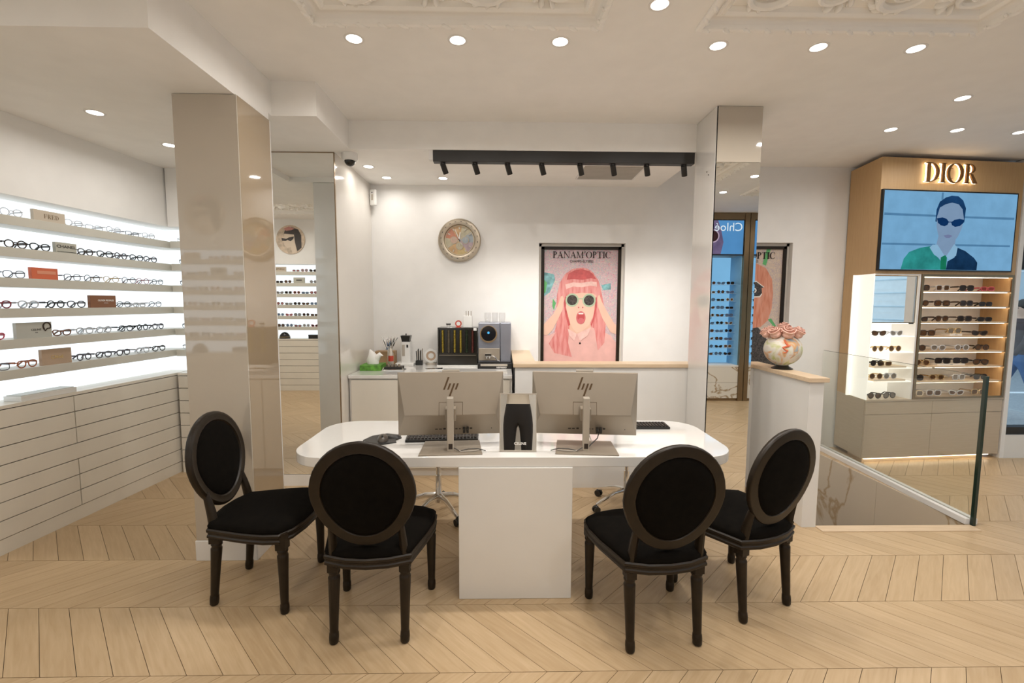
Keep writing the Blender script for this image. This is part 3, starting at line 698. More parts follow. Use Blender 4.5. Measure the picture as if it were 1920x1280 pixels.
# rear shelves (partly seen in the wall mirror)
t,y = plaque(MR,-3.03,-3.23,SHELF[0],.085,'pl_cream','pale name plaque on the topmost rear shelf'); text('LOEWE',.045,'ink_brown',t,0,y,.045,bold=.001)
t,y = plaque(MR,-2.70,-2.90,SHELF[1],.10,'pl_sage','grey plaque with a dark mark on the second rear shelf'); m = MB(); m.box(-.05,-.001,.04,.05,0,.062); m.build('dark_mark','ink_dark',t,loc=(0,y,0))
cols = ['black','tortoise','dark brown','pink','clear grey','black','dark brown']
for i in range(6):
    for j in range(24):
        x = 0.12+j*0.152
        if (i == 0 and 2.97 < x < 3.29) or (i == 1 and 2.63 < x < 2.97): continue
        c = cols[(i*3+j) % 7] if not (i == 0 and x > 3.2) else 'tortoise'; st = ['square','rect','cateye','round','panto'][(i+j*2) % 5]
        tiny_glasses(MR @ Matrix.Translation((x,.04,SHELF[i])), st, c, '%s sunglasses on the %s shelf down of the rear backlit wall' % (c, ORD(i)), ['brown','dark','grey','rose','blue'][(j+i) % 5], 'sunglasses on the rear shelves')
m = MB(); m.ell((0,0,0.0),(.10,.07,.12),16,10); m.v = [Vector((p.x,p.y,max(p.z,0))) for p in m.v]; t = thing('eyewear_case', 'domed black leather eyewear case on the rear counter', 'case'); t.matrix_world = MR @ Matrix.Translation((3.12,.08,CTR)); m.build('shell','black_plastic',t,True)
m = MB(); m.tube([(.102*math.cos(2*PI*k/24),.072*math.sin(2*PI*k/24),.03) for k in range(24)],.004,6,True); m.build('band','ink_gold',t,True)
t = thing('case_box', 'flat black box on the rear counter', 'box'); t.matrix_world = MR @ Matrix.Translation((2.58,.08,CTR)); m = MB(); m.box(-.09,-.05,0,.09,.06,.05); m.build('box_base','black_plastic',t,bevel=.003); m = MB(); m.box(-.092,-.052,.05,.092,.062,.072); m.build('box_lid','black_plastic',t,bevel=.003)
# round picture above the rear shelves
mat('pic_beige',(0.62,0.50,0.38),0.5,noise=0.3,scale=12); mat('pic_dark',(0.05,0.04,0.035),0.5,noise=0.3); mat('pic_skin',(0.72,0.60,0.48),0.5); mat('pic_rose',(0.55,0.25,0.22),0.5)
t = thing('round_picture', 'round picture of a face in dark sunglasses above the rear shelves', 'picture'); t.matrix_world = MR @ Matrix.Translation((2.91,-.001,2.734))
m = MB(); m.slab(arc(0,0,.256,.256,0,350,35),-.012,0); m.build('disc','pic_beige',t)
def art(parent, polys, tr, y0, step=-.0005):
    y = y0
    for nm, m_, poly in polys:
        mb = MB(); mb.slab([tr(*p) for p in poly], y+step, y); mb.build(nm, m_, parent); y += step
TR = lambda x,z: (x*.256, z*.256)
art(t,[('hair','pic_dark',[TR(*p) for p in [(-.75,.3),(-.55,.7),(-.1,.85),(.35,.7),(.45,.4),(-.2,.3),(-.3,-.2),(-.45,-.8),(-.75,-.55)]]),('print_face','pic_skin',[TR(*p) for p in [(-.25,.35),(.4,.4),(.5,0),(.45,-.35),(.25,-.6),(.0,-.5),(-.1,-.95),(-.4,-.85),(-.3,-.2)]]),('print_shades','pic_dark',[TR(*p) for p in [(-.25,.22),(.1,.15),(.3,.05),(.62,.12),(.6,-.08),(.35,-.1),(.2,-.02),(0,-.12),(-.2,.05)]]),('print_scarf','pic_rose',[TR(*p) for p in [(-.3,.75),(.1,.9),(.45,.75),(.3,.6),(-.1,.65)]])],lambda x,z:(x,z),-.012)
# ================================================================== DESK
DZ = 0.795
dk = thing('consultation_desk', 'long glossy white desk with rounded ends and a block pedestal', 'desk', (0.06,2.76,0))
m = MB(); m.prism([(x-0.06,y-2.76) for x,y in rrect(-1.175,2.385,1.30,3.15,.20)], DZ-.055, DZ); m.build('tabletop','white_gloss',dk,30,bevel=.003)
m = MB(); m.box(-0.30,-0.385,0.0,0.315,0.30,DZ-.055); m.build('pedestal','white_gloss',dk,bevel=.003)
m = MB(); m.box(-1.0,-.22,DZ-.095,-.302,.24,DZ-.0555); m.box(.317,-.22,DZ-.095,1.0,.24,DZ-.0555); m.build('apron','white_matt',dk)

# ================================================================== OVAL-BACK CHAIRS
def oval(t, k=1.0):            # egg-shaped back outline, t angle, k offset
    x = .220*math.cos(t); z = .240*math.sin(t)
    x *= 1+0.11*math.sin(t) if math.sin(t) < 0 else 1+0.02*math.sin(t)
    n = math.hypot(x, z); return x*(n+k)/n, z*(n+k)/n
BC, BT = 0.752, R(9)          # height of the oval's centre, tilt
def make_chair():
    c = thing('oval_back_chair', '', 'chair')
    # seat outline
    def seat_pts(k):
        P = []
        rear = [(-.20-k,-.20-k*.6),(-.1,-.235-k),(0,-.245-k),(.1,-.235-k),(.20+k,-.20-k*.6)]
        P += rear; P += [(.252+k,0.0),(.272+k,.12),(.268+k,.20+k*.8),(.20,.245+k),(.10,.268+k),(0,.275+k),(-.10,.268+k),(-.20,.245+k),(-.268-k,.20+k*.8),(-.272-k,.12),(-.252-k,0.0)]
        return P
    m = MB()
    levels = [(.385,-.004),(.392,.004),(.402,.004),(.408,-.001),(.416,-.001),(.422,.005),(.434,.006),(.440,.0)]
    L = [[(x,y,z) for x,y in seat_pts(k)] for z,k in levels]; n = len(L[0]); vs = [p for l in L for p in l]
    fs = [tuple(range(n))[::-1], tuple((len(L)-1)*n+i for i in range(n))]
    for j in range(len(L)-1): fs += [(j*n+i, j*n+(i+1) % n, (j+1)*n+(i+1) % n, (j+1)*n+i) for i in range(n)]
    m.add(vs, fs); m.build('seat_rail','chair_wood',c,35)
    m = MB(); lev = [(.438,-.004),(.455,.0),(.470,-.010),(.482,-.04),(.488,-.09),(.491,-.16)]
    vs = []; 
    for z,k in lev:
        for x,y in seat_pts(0):
            f_ = 1+k/.27; vs.append((x*f_,(y-.02)*f_+.02,z))
    fs = [tuple(range(n))[::-1]]
    for j in range(len(lev)-1): fs += [(j*n+i, j*n+(i+1) % n, (j+1)*n+(i+1) % n, (j+1)*n+i) for i in range(n)]
    fs.append(tuple((len(lev)-1)*n+i for i in range(n))); m.add(vs, fs); m.build('seat_cushion','velvet',c,60)
    prof = [(.017,0),(.0215,.006),(.0230,.03),(.0215,.052),(.0195,.056),(.0200,.060),(.0235,.20),(.0275,.31),(.0275,.318),(.0235,.324),(.0235,.332),(.0275,.338),(.0275,.346),(.0235,.352),(.025,.36)]
    for sx in (-1,1):
        m = MB(); m.lathe(prof,(sx*.238,.205,0),16); m.box(sx*.238-.026,.205-.026,.352,sx*.238+.026,.205+.026,.438); m.build('leg','chair_wood',c,40)
        m = MB(); Lx = sx*.168
        m.M = rotm(R(-5),0,0,(Lx,-.205,0)) ; m.lathe(prof,(0,0,0.002),16); m.M = Matrix()
        m.box(Lx-.024,-.205-.028+.03,.350,Lx+.024,-.205+.026+.03,.44); m.build('leg','chair_wood',c,40)
        # stile from the seat to the oval
        m = MB(); pts = []
        for t_ in (0,.25,.5,.75,1):
            z = .40+t_*.215; x = Lx-sx*.008*t_; y = -.180-.02*t_-.026*t_*t_; pts.append((x,y,z))
        m.tube(pts,[.027,.026,.024,.021,.016],8,flat=(.8,1.05)); m.build('stile','chair_wood',c,50)
    # oval frame: wide flat moulding
    TM = rotm(BT,0,0,(0,-.252,BC))
    m = MB(TM.copy()); N = 40; sec = [(-.034,-.010),(-.030,-.016),(-.022,-.014),(.010,-.014),(.017,-.012),(.021,-.006),(.021,.006),(.017,.014),(.006,.019),(-.008,.016),(-.026,.018),(-.034,.010)]
    vs = []; fs = []
    for i in range(N):
        for k,y in sec:
            x,z = oval(2*PI*i/N, k); vs.append((x,y,z))
    ns = len(sec)
    for i in range(N):
        for j in range(ns): fs.append((i*ns+j,((i+1) % N)*ns+j,((i+1) % N)*ns+(j+1) % ns,i*ns+(j+1) % ns))
    m.add(vs,fs); m.build('back_frame','chair_wood',c,35)
    m = MB(TM.copy()); rings = [(-.028,0),(-.034,.012),(-.06,.020),(-.11,.026),(-.16,.028)]
    for sg in (1,-1):
        vs = []; fs = []
        for k,y in rings:
            for i in range(N): x,z = oval(2*PI*i/N,k); vs.append((x,sg*y,z))
        for j in range(len(rings)-1):
            for i in range(N): q = (j*N+i,(j+1)*N+i,(j+1)*N+(i+1) % N,j*N+(i+1) % N); fs.append(q if sg > 0 else q[::-1])
        fs.append(tuple((len(rings)-1)*N+i for i in range(N))[::sg]); m.add(vs,fs)
    m.build('back_pad','velvet',c,60)
    return c
ch0 = make_chair()
CH = [(-1.345,2.515,-90,'black oval-back velvet chair turned side-on beside the glossy pillar'),(-0.640,2.265,1.0,'black oval-back velvet chair pulled square to the desk next to the mouse'),
      (0.736,2.208,7.0,'black oval-back velvet chair slightly turned towards the pedestal, under the keyboard end of the desk'),(1.30,2.43,23.5,'black oval-back velvet chair angled at the rounded desk end near the half wall')]
for i,(x,y,a,lb) in enumerate(CH):
    o = ch0 if i == 0 else copy_tree(ch0)
    o.location = (x,y,0); o.rotation_euler = (0,0,R(a)); o['label'] = lb; o['group'] = 'oval-back chairs round the desk'

# ================================================================== SWIVEL STOOLS
def stool(x, y, rz, label):
    c = thing('swivel_stool', label, 'stool', (x,y,0), rz, 'swivel stools behind the desk')
    m = MB(); m.lathe([(.028,.085),(.03,.10),(.03,.15),(.024,.16),(.024,.30),(.016,.302),(.016,.46),(.03,.47)],n=18); m.build('column','chrome',c,True)
    for k in range(5):
        a = 2*PI*k/5; d = Vector((math.cos(a),math.sin(a),0)); nrm = Vector((-d.y,d.x,0))
        m = MB(); m.tube([d*.02+Vector((0,0,.135)),d*.11+Vector((0,0,.125)),d*.22+Vector((0,0,.085)),d*.275+Vector((0,0,.062))],[.026,.022,.018,.015],8,flat=(1,.8)); m.build('base_leg','chrome',c,True)
        m = MB()
        for s_ in (-1,1): m.cyl(d*.275+nrm*s_*.006+Vector((0,0,.026)),d*.275+nrm*s_*.022+Vector((0,0,.026)),.026,n=16)
        cs = m.build('caster','black_plastic',c,40)
        m = MB(); m.ell(d*.275+Vector((0,0,.045)),(.02,.02,.016),10,6); m.build('caster_hood','black_plastic',cs,True)
    m = MB(); m.lathe([(.16,.47),(.19,.485),(.195,.51),(.185,.54),(.12,.55)],n=28); m.build('seat','white_matt',c,True)
stool(-0.50,3.42,0.35,'chrome five-star swivel stool under the desk near the tissue counter')
stool(0.98,3.50,1.0,'chrome five-star swivel stool under the desk near the mirrored pillar')

# ================================================================== ALL-IN-ONE COMPUTERS
mat('port_dark',(0.03,0.02,0.015),0.4); mat('logo_bronze',(0.10,0.06,0.03),0.3,0.6); mat('screen_black',(0.01,0.01,0.012),0.1); mat('cable_black',(0.02,0.018,0.015),0.45); mat('cable_grey',(0.42,0.38,0.33),0.5)
def computer(x, y, rz, label, mirror=1):
    c = thing('desktop_computer', label, 'computer', (x,y,DZ), rz, 'all-in-one computers on the desk')
    W, H0, H1 = .305, .055, .425
    # back shell: hipped shape, ridge towards the visitor side (-y)
    m = MB(); zr = .185; yr = -.062
    v = [(-W,.0,H0),(W,.0,H0),(W,.0,H1),(-W,.0,H1),(-W+.045,yr,zr),(W-.045,yr,zr),(-W,.012,H0),(W,.012,H0),(W,.012,H1),(-W,.012,H1)]
    m.add(v,[(0,1,5,4),(3,4,5,2),(0,4,3),(1,2,5),(0,6,7,1),(2,8,9,3),(1,7,8,2),(3,9,6,0),(6,9,8,7)]); sh = m.build('back_shell','silver',c,bevel=.003)
    m = MB(); m.box(-W+.004,.0125,H0+.004,W-.004,.0145,H1-.004); m.build('screen','screen_black',c)
    m = MB(); m.box(-.05,.002,H1-.003,.05,.012,H1+.012); m.build('webcam','silver_light',c,bevel=.002)
    # upper plane frame for the logo
    p0 = Vector((0,yr,zr)); p1 = Vector((0,0,H1)); d = (p1-p0).normalized(); ang = math.atan2(d.y,d.z)
    up_ = rotm(-ang,0,0,p0)
    lg = MB(up_.copy()); y_ = -.0015
    def bar(x0,z0,z1): 
        k = .36; w_ = .0105; lg.slab([(x0+k*(z0-.15),z0),(x0+w_+k*(z0-.15),z0),(x0+w_+k*(z1-.15),z1),(x0+k*(z1-.15),z1)],y_,.001)
    bar(-.043,.146,.218); bar(-.020,.146,.182); bar(.003,.108,.182); bar(.024,.146,.182)
    lg.build('logo','logo_bronze',c)
    m = MB(up_.copy())
    for a in ((-.068,.0,-.066,.075),(.066,.0,.068,.075),(-.068,.073,.068,.075)): m.box(a[0],-.0008,a[1],a[2],.001,a[3])
    m.build('cover_seam','logo_bronze',c)
    # ports on the lower plane
    q1 = Vector((0,0,H0)); d2 = (p0-q1).normalized(); a2 = math.atan2(d2.y,d2.z); lo = rotm(-a2,0,0,q1)
    for px,w_ in ((-.085,.016),(-.062,.016),(-.038,.014),(.03,.013),(.05,.008),(.115,.014),(.235,.004)):
        m = MB(lo.copy()); m.box(px-w_/2,-.0015,.040,px+w_/2,.001,.046 if w_ != .014 else .050); m.build('port','port_dark',c)
    for px in (.075,.095):
        m = MB(lo.copy()); m.box(px-.007,-.028,.032,px+.007,.0,.058); m.build('plug','cable_black',c,bevel=.002)
    # stand
    m = MB(); m.prism([(-.018,-.165),(.018,-.165),(.018,-.115),(-.018,-.115)],.008,.305); cl_ = m.build('stand_column','silver_light',c,bevel=.003)
    m = MB(); m.box(-.03,-.12,.165,.03,-.045,.235); m.build('hinge_block','silver',c,bevel=.003)
    m = MB(); m.prism([(-.17,-.215),(.175,-.215),(.165,.03),(-.155,.03)],0,.009); m.build('stand_base','silver',c,bevel=.002)
    m = MB(); m.box(-.010,-.1665,.02,.012,-.1655,.05); m.build('cable_slot','port_dark',cl_)
    sx = mirror
    m = MB(); m.tube([(.02*sx,-.16,.025),(.05*sx,-.18,.013),(.10*sx,-.175,.022),(.15*sx,-.16,.018),(.195*sx,-.165,.006)],.0028,6); m.build('cable','cable_black',c,True)
    m = MB(); m.tube([(.02*sx,-.16,.02),(.06*sx,-.185,.012),(.12*sx,-.185,.013),(.16*sx,-.17,.012)],.003,6); m.build('cable','cable_grey',c,True)
    if sx < 0:
        m = MB(); m.tube([(.085,-.045,.085),(.07,-.09,.06),(.03,-.13,.035),(.015,-.14,.02)],.003,6); m.build('cable','cable_black',c,True)
        m = MB(); m.tube([(.015,-.05,.10),(.03,-.07,.06),(.04,-.1,.035),(.02,-.13,.02)],.0028,6); m.build('cable','cable_grey',c,True)
    return c
computer(-0.305,2.625,R(4.5),'silver all-in-one computer turned away, near the mouse',1)
computer(0.475,2.625,R(-5.5),'silver all-in-one computer turned away, near the visible keyboard',-1)

# desk mirror
t = thing('desk_mirror', 'small upright mirror with thin silver frame standing between the two computers', 'mirror', (0.082,2.475,DZ+.001),R(-1.8))
TM = rotm(R(-6),0,0)
m = MB(TM.copy()); m.box(-.098,-.004,.008,.098,.0,.318); m.build('mirror_glass','mirror',t)
m = MB(TM.copy()); m.box(-.103,-.006,0,.103,.006,.008); m.box(-.103,-.006,.318,.103,.006,.324); m.box(-.103,-.006,.008,-.098,.006,.318); m.box(.098,-.006,.008,.103,.006,.318); m.box(-.098,.0,.008,.098,.006,.318); m.build('frame','silver_light',t)
m = MB(TM.copy()); m.box(-.06,.006,.0,.06,.10,.006); m.build('foot','silver_light',t)
o = text('CELINE',.021,'ink_white',t,.012,-.0006,.045,bold=.0004); o.rotation_euler = (R(-6),0,0)
# keyboards, mouse
def keyboard(x, y, z, rz, tilt, label):
    t = thing('keyboard', label, 'keyboard', (x,y,z), rz); t.rotation_euler = (tilt,0,rz)
    m = MB(); m.prism([(-.22,-.065),(.22,-.065),(.215,.065),(-.215,.065)],0,.016); m.build('case','black_plastic',t,bevel=.003)
    k = MB(); k.box(-.0075,-.007,0,.0075,.007,.005); km = k.mesh('key','port_dark')
    for j in range(5):
        for i in range(20):
            o = link('key', km, t); o.location = (-.2+i*.021, -.048+j*.022, .016)
keyboard(0.885,2.985,DZ,R(180),0,'black keyboard lying free at the back edge of the desk')
keyboard(-0.37,2.72,DZ+.0,R(184),0,'black keyboard tucked under the computer near the mouse')
t = thing('mouse_pad','black curved mouse pad with a wrist rest under a mouse','mouse pad',(-.73,2.71,DZ))
m = MB(); m.prism([(x*1.0,y) for x,y in [(-.11,-.03),(-.06,-.1),(.03,-.11),(.10,-.07),(.085,-.03),(.11,.02),(.09,.08),(0,.11),(-.08,.06)]],0,.006); m.build('pad','black_plastic',t,bevel=.002)
m = MB(); m.ell((.055,.03,.006),(.045,.03,.012),14,8); m.build('wrist_rest','black_plastic',t,True)
t = thing('computer_mouse','dark grey mouse on the black curved pad','mouse',(-.722,2.685,DZ+.006),R(10))
m = MB(); m.ell((0,0,.0),(.032,.055,.034),18,10); m.v = [Vector((p.x,p.y,max(p.z,0))) for p in m.v]; mat('mouse_grey',(0.08,0.065,0.05),0.3); m.build('shell','mouse_grey',t,True)
m = MB(); m.cyl((-.004,-.03,.028),(.004,-.03,.028),.009,n=12); m.build('wheel','black_plastic',t)
# ================================================================== COFFEE COUNTER
KZ = 0.96
bc = thing('coffee_counter','white low cabinet with doors under the coffee machine','cabinet',(-1.41,4.13,0))
m = MB(); m.box(0,0.02,0.08,1.49,0.865,KZ-.03); m.build('body','white_matt',bc)
m = MB(); m.box(0,-.01,KZ-.03,1.49,.868,KZ); m.build('countertop','white_gloss',bc,bevel=.002)
m = MB(); m.box(0,.05,0,1.49,.86,.08); m.build('plinth','white_matt',bc)
for i in range(3):
    m = MB(); m.box(.02+i*.485,0.0,.09,.02+i*.485+.478,.02,KZ-.045); m.build('door','lacquer',bc,bevel=.001)
# tissue box
mat('tissue_green',(0.10,0.28,0.03),0.5,noise=0.5,scale=25); mat('paper_white',(0.85,0.83,0.80),0.8); mat('carton',(0.42,0.27,0.14),0.7,noise=0.1); mat('red_label',(0.55,0.06,0.03),0.4)
t = thing('tissue_box','green tissue box with a white tissue pulled up','tissue box',(-1.29,4.50,KZ),R(0))
m = MB(); m.box(-.10,-.11,0,.10,.11,.055); m.build('carton','tissue_green',t,bevel=.003)
m = MB(); 
ring_ = lambda r,z,a,ph: [(r*(1+.25*math.sin(3*k*2*PI/16+ph))*math.cos(2*PI*k/16)*a,r*(1+.25*math.sin(3*k*2*PI/16+ph))*math.sin(2*PI*k/16)*.7,z) for k in range(16)]
L = [ring_(.03,.055,1.2,0),ring_(.045,.09,1.2,.5),ring_(.055,.14,1.1,1.0),ring_(.035,.17,1.2,1.4),ring_(.012,.20,1.5,2)]
fs = [(j*16+i,j*16+(i+1) % 16,(j+1)*16+(i+1) % 16,(j+1)*16+i) for j in range(4) for i in range(16)]+[tuple(64+i for i in range(16))]
m = MB(); m.tube([(0,0,.05),(-.005,0,.10),(-.01,0,.15),(-.03,.0,.20)],[.05,.055,.035,.003],9,flat=(1.1,.6)); m.tube([(.01,.01,.05),(.03,.01,.11),(.07,.0,.15),(.10,0,.135)],[.04,.045,.028,.003],9,flat=(.8,.8)); m.build('tissue','paper_white',t,60)
# tool stand with pliers
t = thing('tool_stand','chrome stand fanned with small pliers beside a red-labelled bottle','tool stand',(-1.19,4.72,KZ))
m = MB(); m.box(-.06,-.05,0,.06,.05,.012); m.build('base','black_metal',t)
m = MB(); m.cyl((0,0,.012),(0,0,.20),.014); m.cyl((0,0,.2),(0,0,.21),.03); m.build('post','chrome',t,40)
for k in range(5):
    a = -.5+k*.25
    m = MB(); m.tube([(.01*k-.02,-.01,.17),(math.sin(a)*.06+.01*k-.02,-.015,.25),(math.sin(a)*.10+.01*k-.02,-.01,.31)],[.008,.009,.005],7); m.tube([(.01*k-.012,.0,.17),(math.sin(a)*.06+.01*k-.005,-.005,.25),(math.sin(a)*.12+.01*k,-.0,.30)],[.007,.007,.005],7); m.build('pliers','chrome',t,True)
t = thing('spray_bottle','slim silver bottle with a red label before the tool stand','bottle',(-1.14,4.60,KZ)); m = MB(); m.lathe([(.024,0),(.026,.005),(.026,.15),(.018,.165),(.018,.19),(.012,.20)],n=20); m.build('bottle_body','silver_light',t,True); m = MB(); m.lathe([(.0265,.07),(.0265,.125)],n=20,cap=False); m.build('label_band','red_label',t,True)
t = thing('tool_tray','dark metal tray with small optical tools in front of the white lens device','tray',(-1.075,4.47,KZ))
m = MB(); m.box(-.085,-.06,.012,.085,.06,.035); m.build('tray_body','black_metal',t,bevel=.003)
m = MB(); m.tube([(-.1,-.07,.004),(.1,-.07,.004),(.1,.07,.004),(-.1,.07,.004)],.004,6,True); m.tube([(-.1,-.07,.004),(-.09,-.06,.03)],.004,6); m.tube([(.1,-.07,.004),(.09,-.06,.03)],.004,6); m.build('wire_frame','chrome',t,True)
m = MB()
for i in range(4): m.cyl((-.05+i*.034,-.02,.035),(-.05+i*.034,-.02,.06),.012,n=12)
m.build('screw_pots','silver',t)
t = thing('cardboard_box','small brown cardboard box behind the pliers stand','box',(-1.26,4.88,KZ)); m = MB(); m.box(-.10,-.07,0,.10,.07,.145); m.build('carton','carton',t,bevel=.002); m = MB(); m.box(-.101,-.012,.10,.101,.012,.1465); m.build('tape','pl_tan',t)
t = thing('lens_heater','white upright frame-warmer device with a black funnel top','device',(-1.03,4.82,KZ))
m = MB(); m.box(-.10,-.09,0,.09,.09,.03); m.build('base','white_plastic',t,bevel=.006)
m = MB(); m.prism(rrect(-.05,-.045,.05,.06,.015),.03,.25); m.build('tower','white_plastic',t,30)
m = MB(); m.box(-.035,-.0475,.10,-.005,-.0445,.22); m.build('panel','silver_light',t); m = MB(); m.box(.012,-.0475,.19,.03,-.0445,.22); m.build('switch','black_plastic',t)
m = MB(); m.prism(rrect(-.042,-.035,.042,.05,.01),.25,.262); m.add([(-.04,-.035,.262),(.04,-.035,.262),(.04,.045,.262),(-.04,.045,.262),(-.05,-.045,.315),(.05,-.045,.315),(.05,.055,.315),(-.05,.055,.315)],[(0,1,5,4),(1,2,6,5),(2,3,7,6),(3,0,4,7),(4,5,6,7)]); m.cyl((0,0,.315),(0,0,.335),.006,n=8); m.build('funnel_top','black_plastic',t)
t = thing('screwdriver_block','black block holding thin screwdrivers upright','tool block',(-.895,4.83,KZ))
m = MB(); m.box(-.035,-.03,0,.035,.03,.05); m.build('block','black_plastic',t,bevel=.003)
for i in range(6):
    x_ = -.026+i*.0105; m = MB(); m.cyl((x_,(i % 2)*.02-.01,.05),(x_+.004*(i-2.5)/2,(i % 2)*.02-.01,.15+.012*(i % 3)),.0045,n=8); m.build('screwdriver','silver' if i % 2 else 'black_metal',t)
t = thing('ring_magnifier','white round table mirror with a dark inner ring beside the capsule dispenser','mirror',(-.775,4.86,KZ))
def vring(r0,r1,y0,y1,m_,nm,cz=.095):
    q = MB(); q.slab(arc(0,cz,r0,r0,0,180,16)+arc(0,cz,r1,r1,180,0,16),y0,y1); q.slab(arc(0,cz,r0,r0,180,360,16)+arc(0,cz,r1,r1,360,180,16),y0,y1); return q.build(nm,m_,t)
vring(.075,.052,-.012,.012,'white_plastic','outer_ring'); vring(.052,.03,-.006,.006,'pl_tan','inner_ring'); m = MB(); m.slab(arc(0,.095,.03,.03,0,340,17),-.004,.004); m.build('centre_disc','white_plastic',t)
m = MB(); m.prism(arc(0,0,.06,.05,0,340,17),0,.022); m.build('foot','silver_light',t)
t = thing('tablet_pen_tray','thin dark tablet with a white edge lying on the counter before the dispenser','tablet',(-.66,4.50,KZ),R(8)); m = MB(); m.box(-.12,-.05,0,.06,.05,.008); m.build('case','white_plastic',t,bevel=.003); m = MB(); m.box(-.115,-.045,.008,.055,.045,.0095); m.build('screen','screen_black',t)
# capsule dispenser
mat('smoke_black',(0.02,0.017,0.012),0.15); mat('capsule_gold',(0.45,0.36,0.08),0.25,0.8); mat('capsule_grey',(0.20,0.17,0.12),0.3,0.7); mat('capsule_red',(0.18,0.06,0.05),0.3,0.6); mat('capsule_green',(0.05,0.07,0.04),0.3,0.6)
t = thing('capsule_dispenser','black coffee capsule dispenser with six lit capsule columns','dispenser',(-.475,4.70,KZ))
m = MB(); m.box(-.215,-.02,0,.215,.26,.016); m.build('tray','white_plastic',t,bevel=.003)
m = MB(); m.box(-.205,.03,.016,.205,.25,.405); m.box(-.205,0,.016,.205,.03,.14); m.box(-.205,0,.385,.205,.03,.405); m.box(-.205,0,.14,-.19,.03,.385); m.box(.19,0,.14,.205,.03,.385); m.build('housing','smoke_black',t,bevel=.002)
m = MB(); m.box(-.19,-.002,.118,.19,.0,.122); m.build('drawer_line','silver',t)
m = MB(); m.box(.165,-.003,.375,.197,-.001,.402); m.build('logo_tile','white_plastic',t)
cap = MB(); cap.lathe([(.009,0),(.016,.0105),(.017,.0125)],n=10)
cms = {k: cap.mesh('capsule',k,True) for k in ('capsule_gold','capsule_grey','capsule_red','capsule_green')}
for i,k in enumerate(['capsule_gold','capsule_grey','capsule_gold','capsule_gold','capsule_green','capsule_red']):
    for j in range(17):
        o = link('capsule',cms[k],t); o.location = (-.155+i*.062,.012,.145+j*.0138)
# coffee machine
t = thing('coffee_machine','blue-grey steel coffee machine with a round black display','coffee machine',(-.09,4.60,KZ))
m = MB(); m.box(-.17,-.06,0,.175,.36,.055); m.box(-.155,-.02,.055,.16,.0,.065); m.build('drip_base','black_plastic',t,bevel=.004)
m = MB(); m.box(-.14,-.062,.028,.13,-.055,.05); m.build('tray_grille','silver_light',t)
text('NESPRESSO',.02,'ink_white',t,.07,-.0615,.014,bold=.0005)
m = MB(); m.box(-.165,.02,.055,.055,.34,.46); m.build('body','steel_blue',t,bevel=.006)
m = MB(); m.box(.059,.02,.055,.165,.34,.46); m.build('water_tank_side','steel_blue',t,bevel=.006)
m = MB(); m.box(-.163,.008,.075,.053,.02,.20); m.build('front_panel','silver',t,bevel=.004)
m = MB(); m.cyl((-.062,.022,.345),(-.062,.0,.345),.088,n=36); m.build('display_bezel','gold',t,40)
m = MB(); m.cyl((-.062,.004,.352),(-.062,-.006,.352),.076,n=36); m.build('display','screen_black',t,40)
emitmat('icon_blue',(0.1,0.5,0.9),1.0); m = MB(); m.cyl((-.062,-.006,.36),(-.062,-.0075,.36),.012,n=16); m.build('icon','icon_blue',t)
m = MB(); m.box(-.10,-.03,.12,-.03,.02,.15); m.cyl((-.08,-.02,.12),(-.08,-.02,.10),.01,n=10); m.cyl((-.05,-.02,.12),(-.05,-.02,.10),.01,n=10); m.build('spout','chrome',t,bevel=.003)
m = MB(); m.tube([(-.03,-.015,.13),(.0,-.02,.12),(.03,-.01,.08),(.05,0,.07)],.006,8); m.build('steam_arm','chrome',t,True)
gl_ = MB(); gl_.lathe([(.026,0),(.028,.003),(.034,.05),(.034,.09),(.031,.10),(.029,.10),(.031,.05),(.025,.006),(.0,.005)],n=20,cap=False)
for i in range(3):
    o = gl_.build('drinking_glass','glassware',None,True); o.location = (-.165+i*.075,4.74+.02*(i % 2),KZ+.46); tag(o,'clear drinking glass on top of the coffee machine','glass','glasses on the coffee machine')
t = thing('stirrer_holder','white upright box of stirrers and sachets on the capsule dispenser','holder',(-.375,4.80,KZ+.405)); m = MB(); m.box(-.045,-.04,0,.045,.04,.12); m.build('box','white_plastic',t,bevel=.003)
for i in range(6): m = MB(); m.box(-.035+i*.013,-.02+.008*(i % 3),.12,-.028+i*.013,-.015+.008*(i % 3),.16+.01*(i % 2)); m.build('stirrer','silver' if i % 2 else 'paper_white',t)
t = thing('round_sign','small red and white round sign on the capsule dispenser','sign',(-.475,4.80,KZ+.405)); vring(.034,.022,-.006,.006,'red_label','ring',cz=.038); m = MB(); m.slab(arc(0,.038,.022,.022,0,340,17),-.004,.004); m.build('face','paper_white',t); m = MB(); m.box(-.03,-.012,0,.03,.012,.006); m.build('foot','red_label',t)
t = thing('small_cup','tiny white cup with dark print on the capsule dispenser','cup',(-.58,4.80,KZ+.405)); m = MB(); m.lathe([(.018,0),(.026,.045),(.024,.045),(.016,.004)],n=18,cap=False); m.build('cup_body','white_plastic',t,True); m = MB(); m.lathe([(.0235,.025),(.0255,.038)],n=18,cap=False); m.build('print_band','ink_dark',t,True)

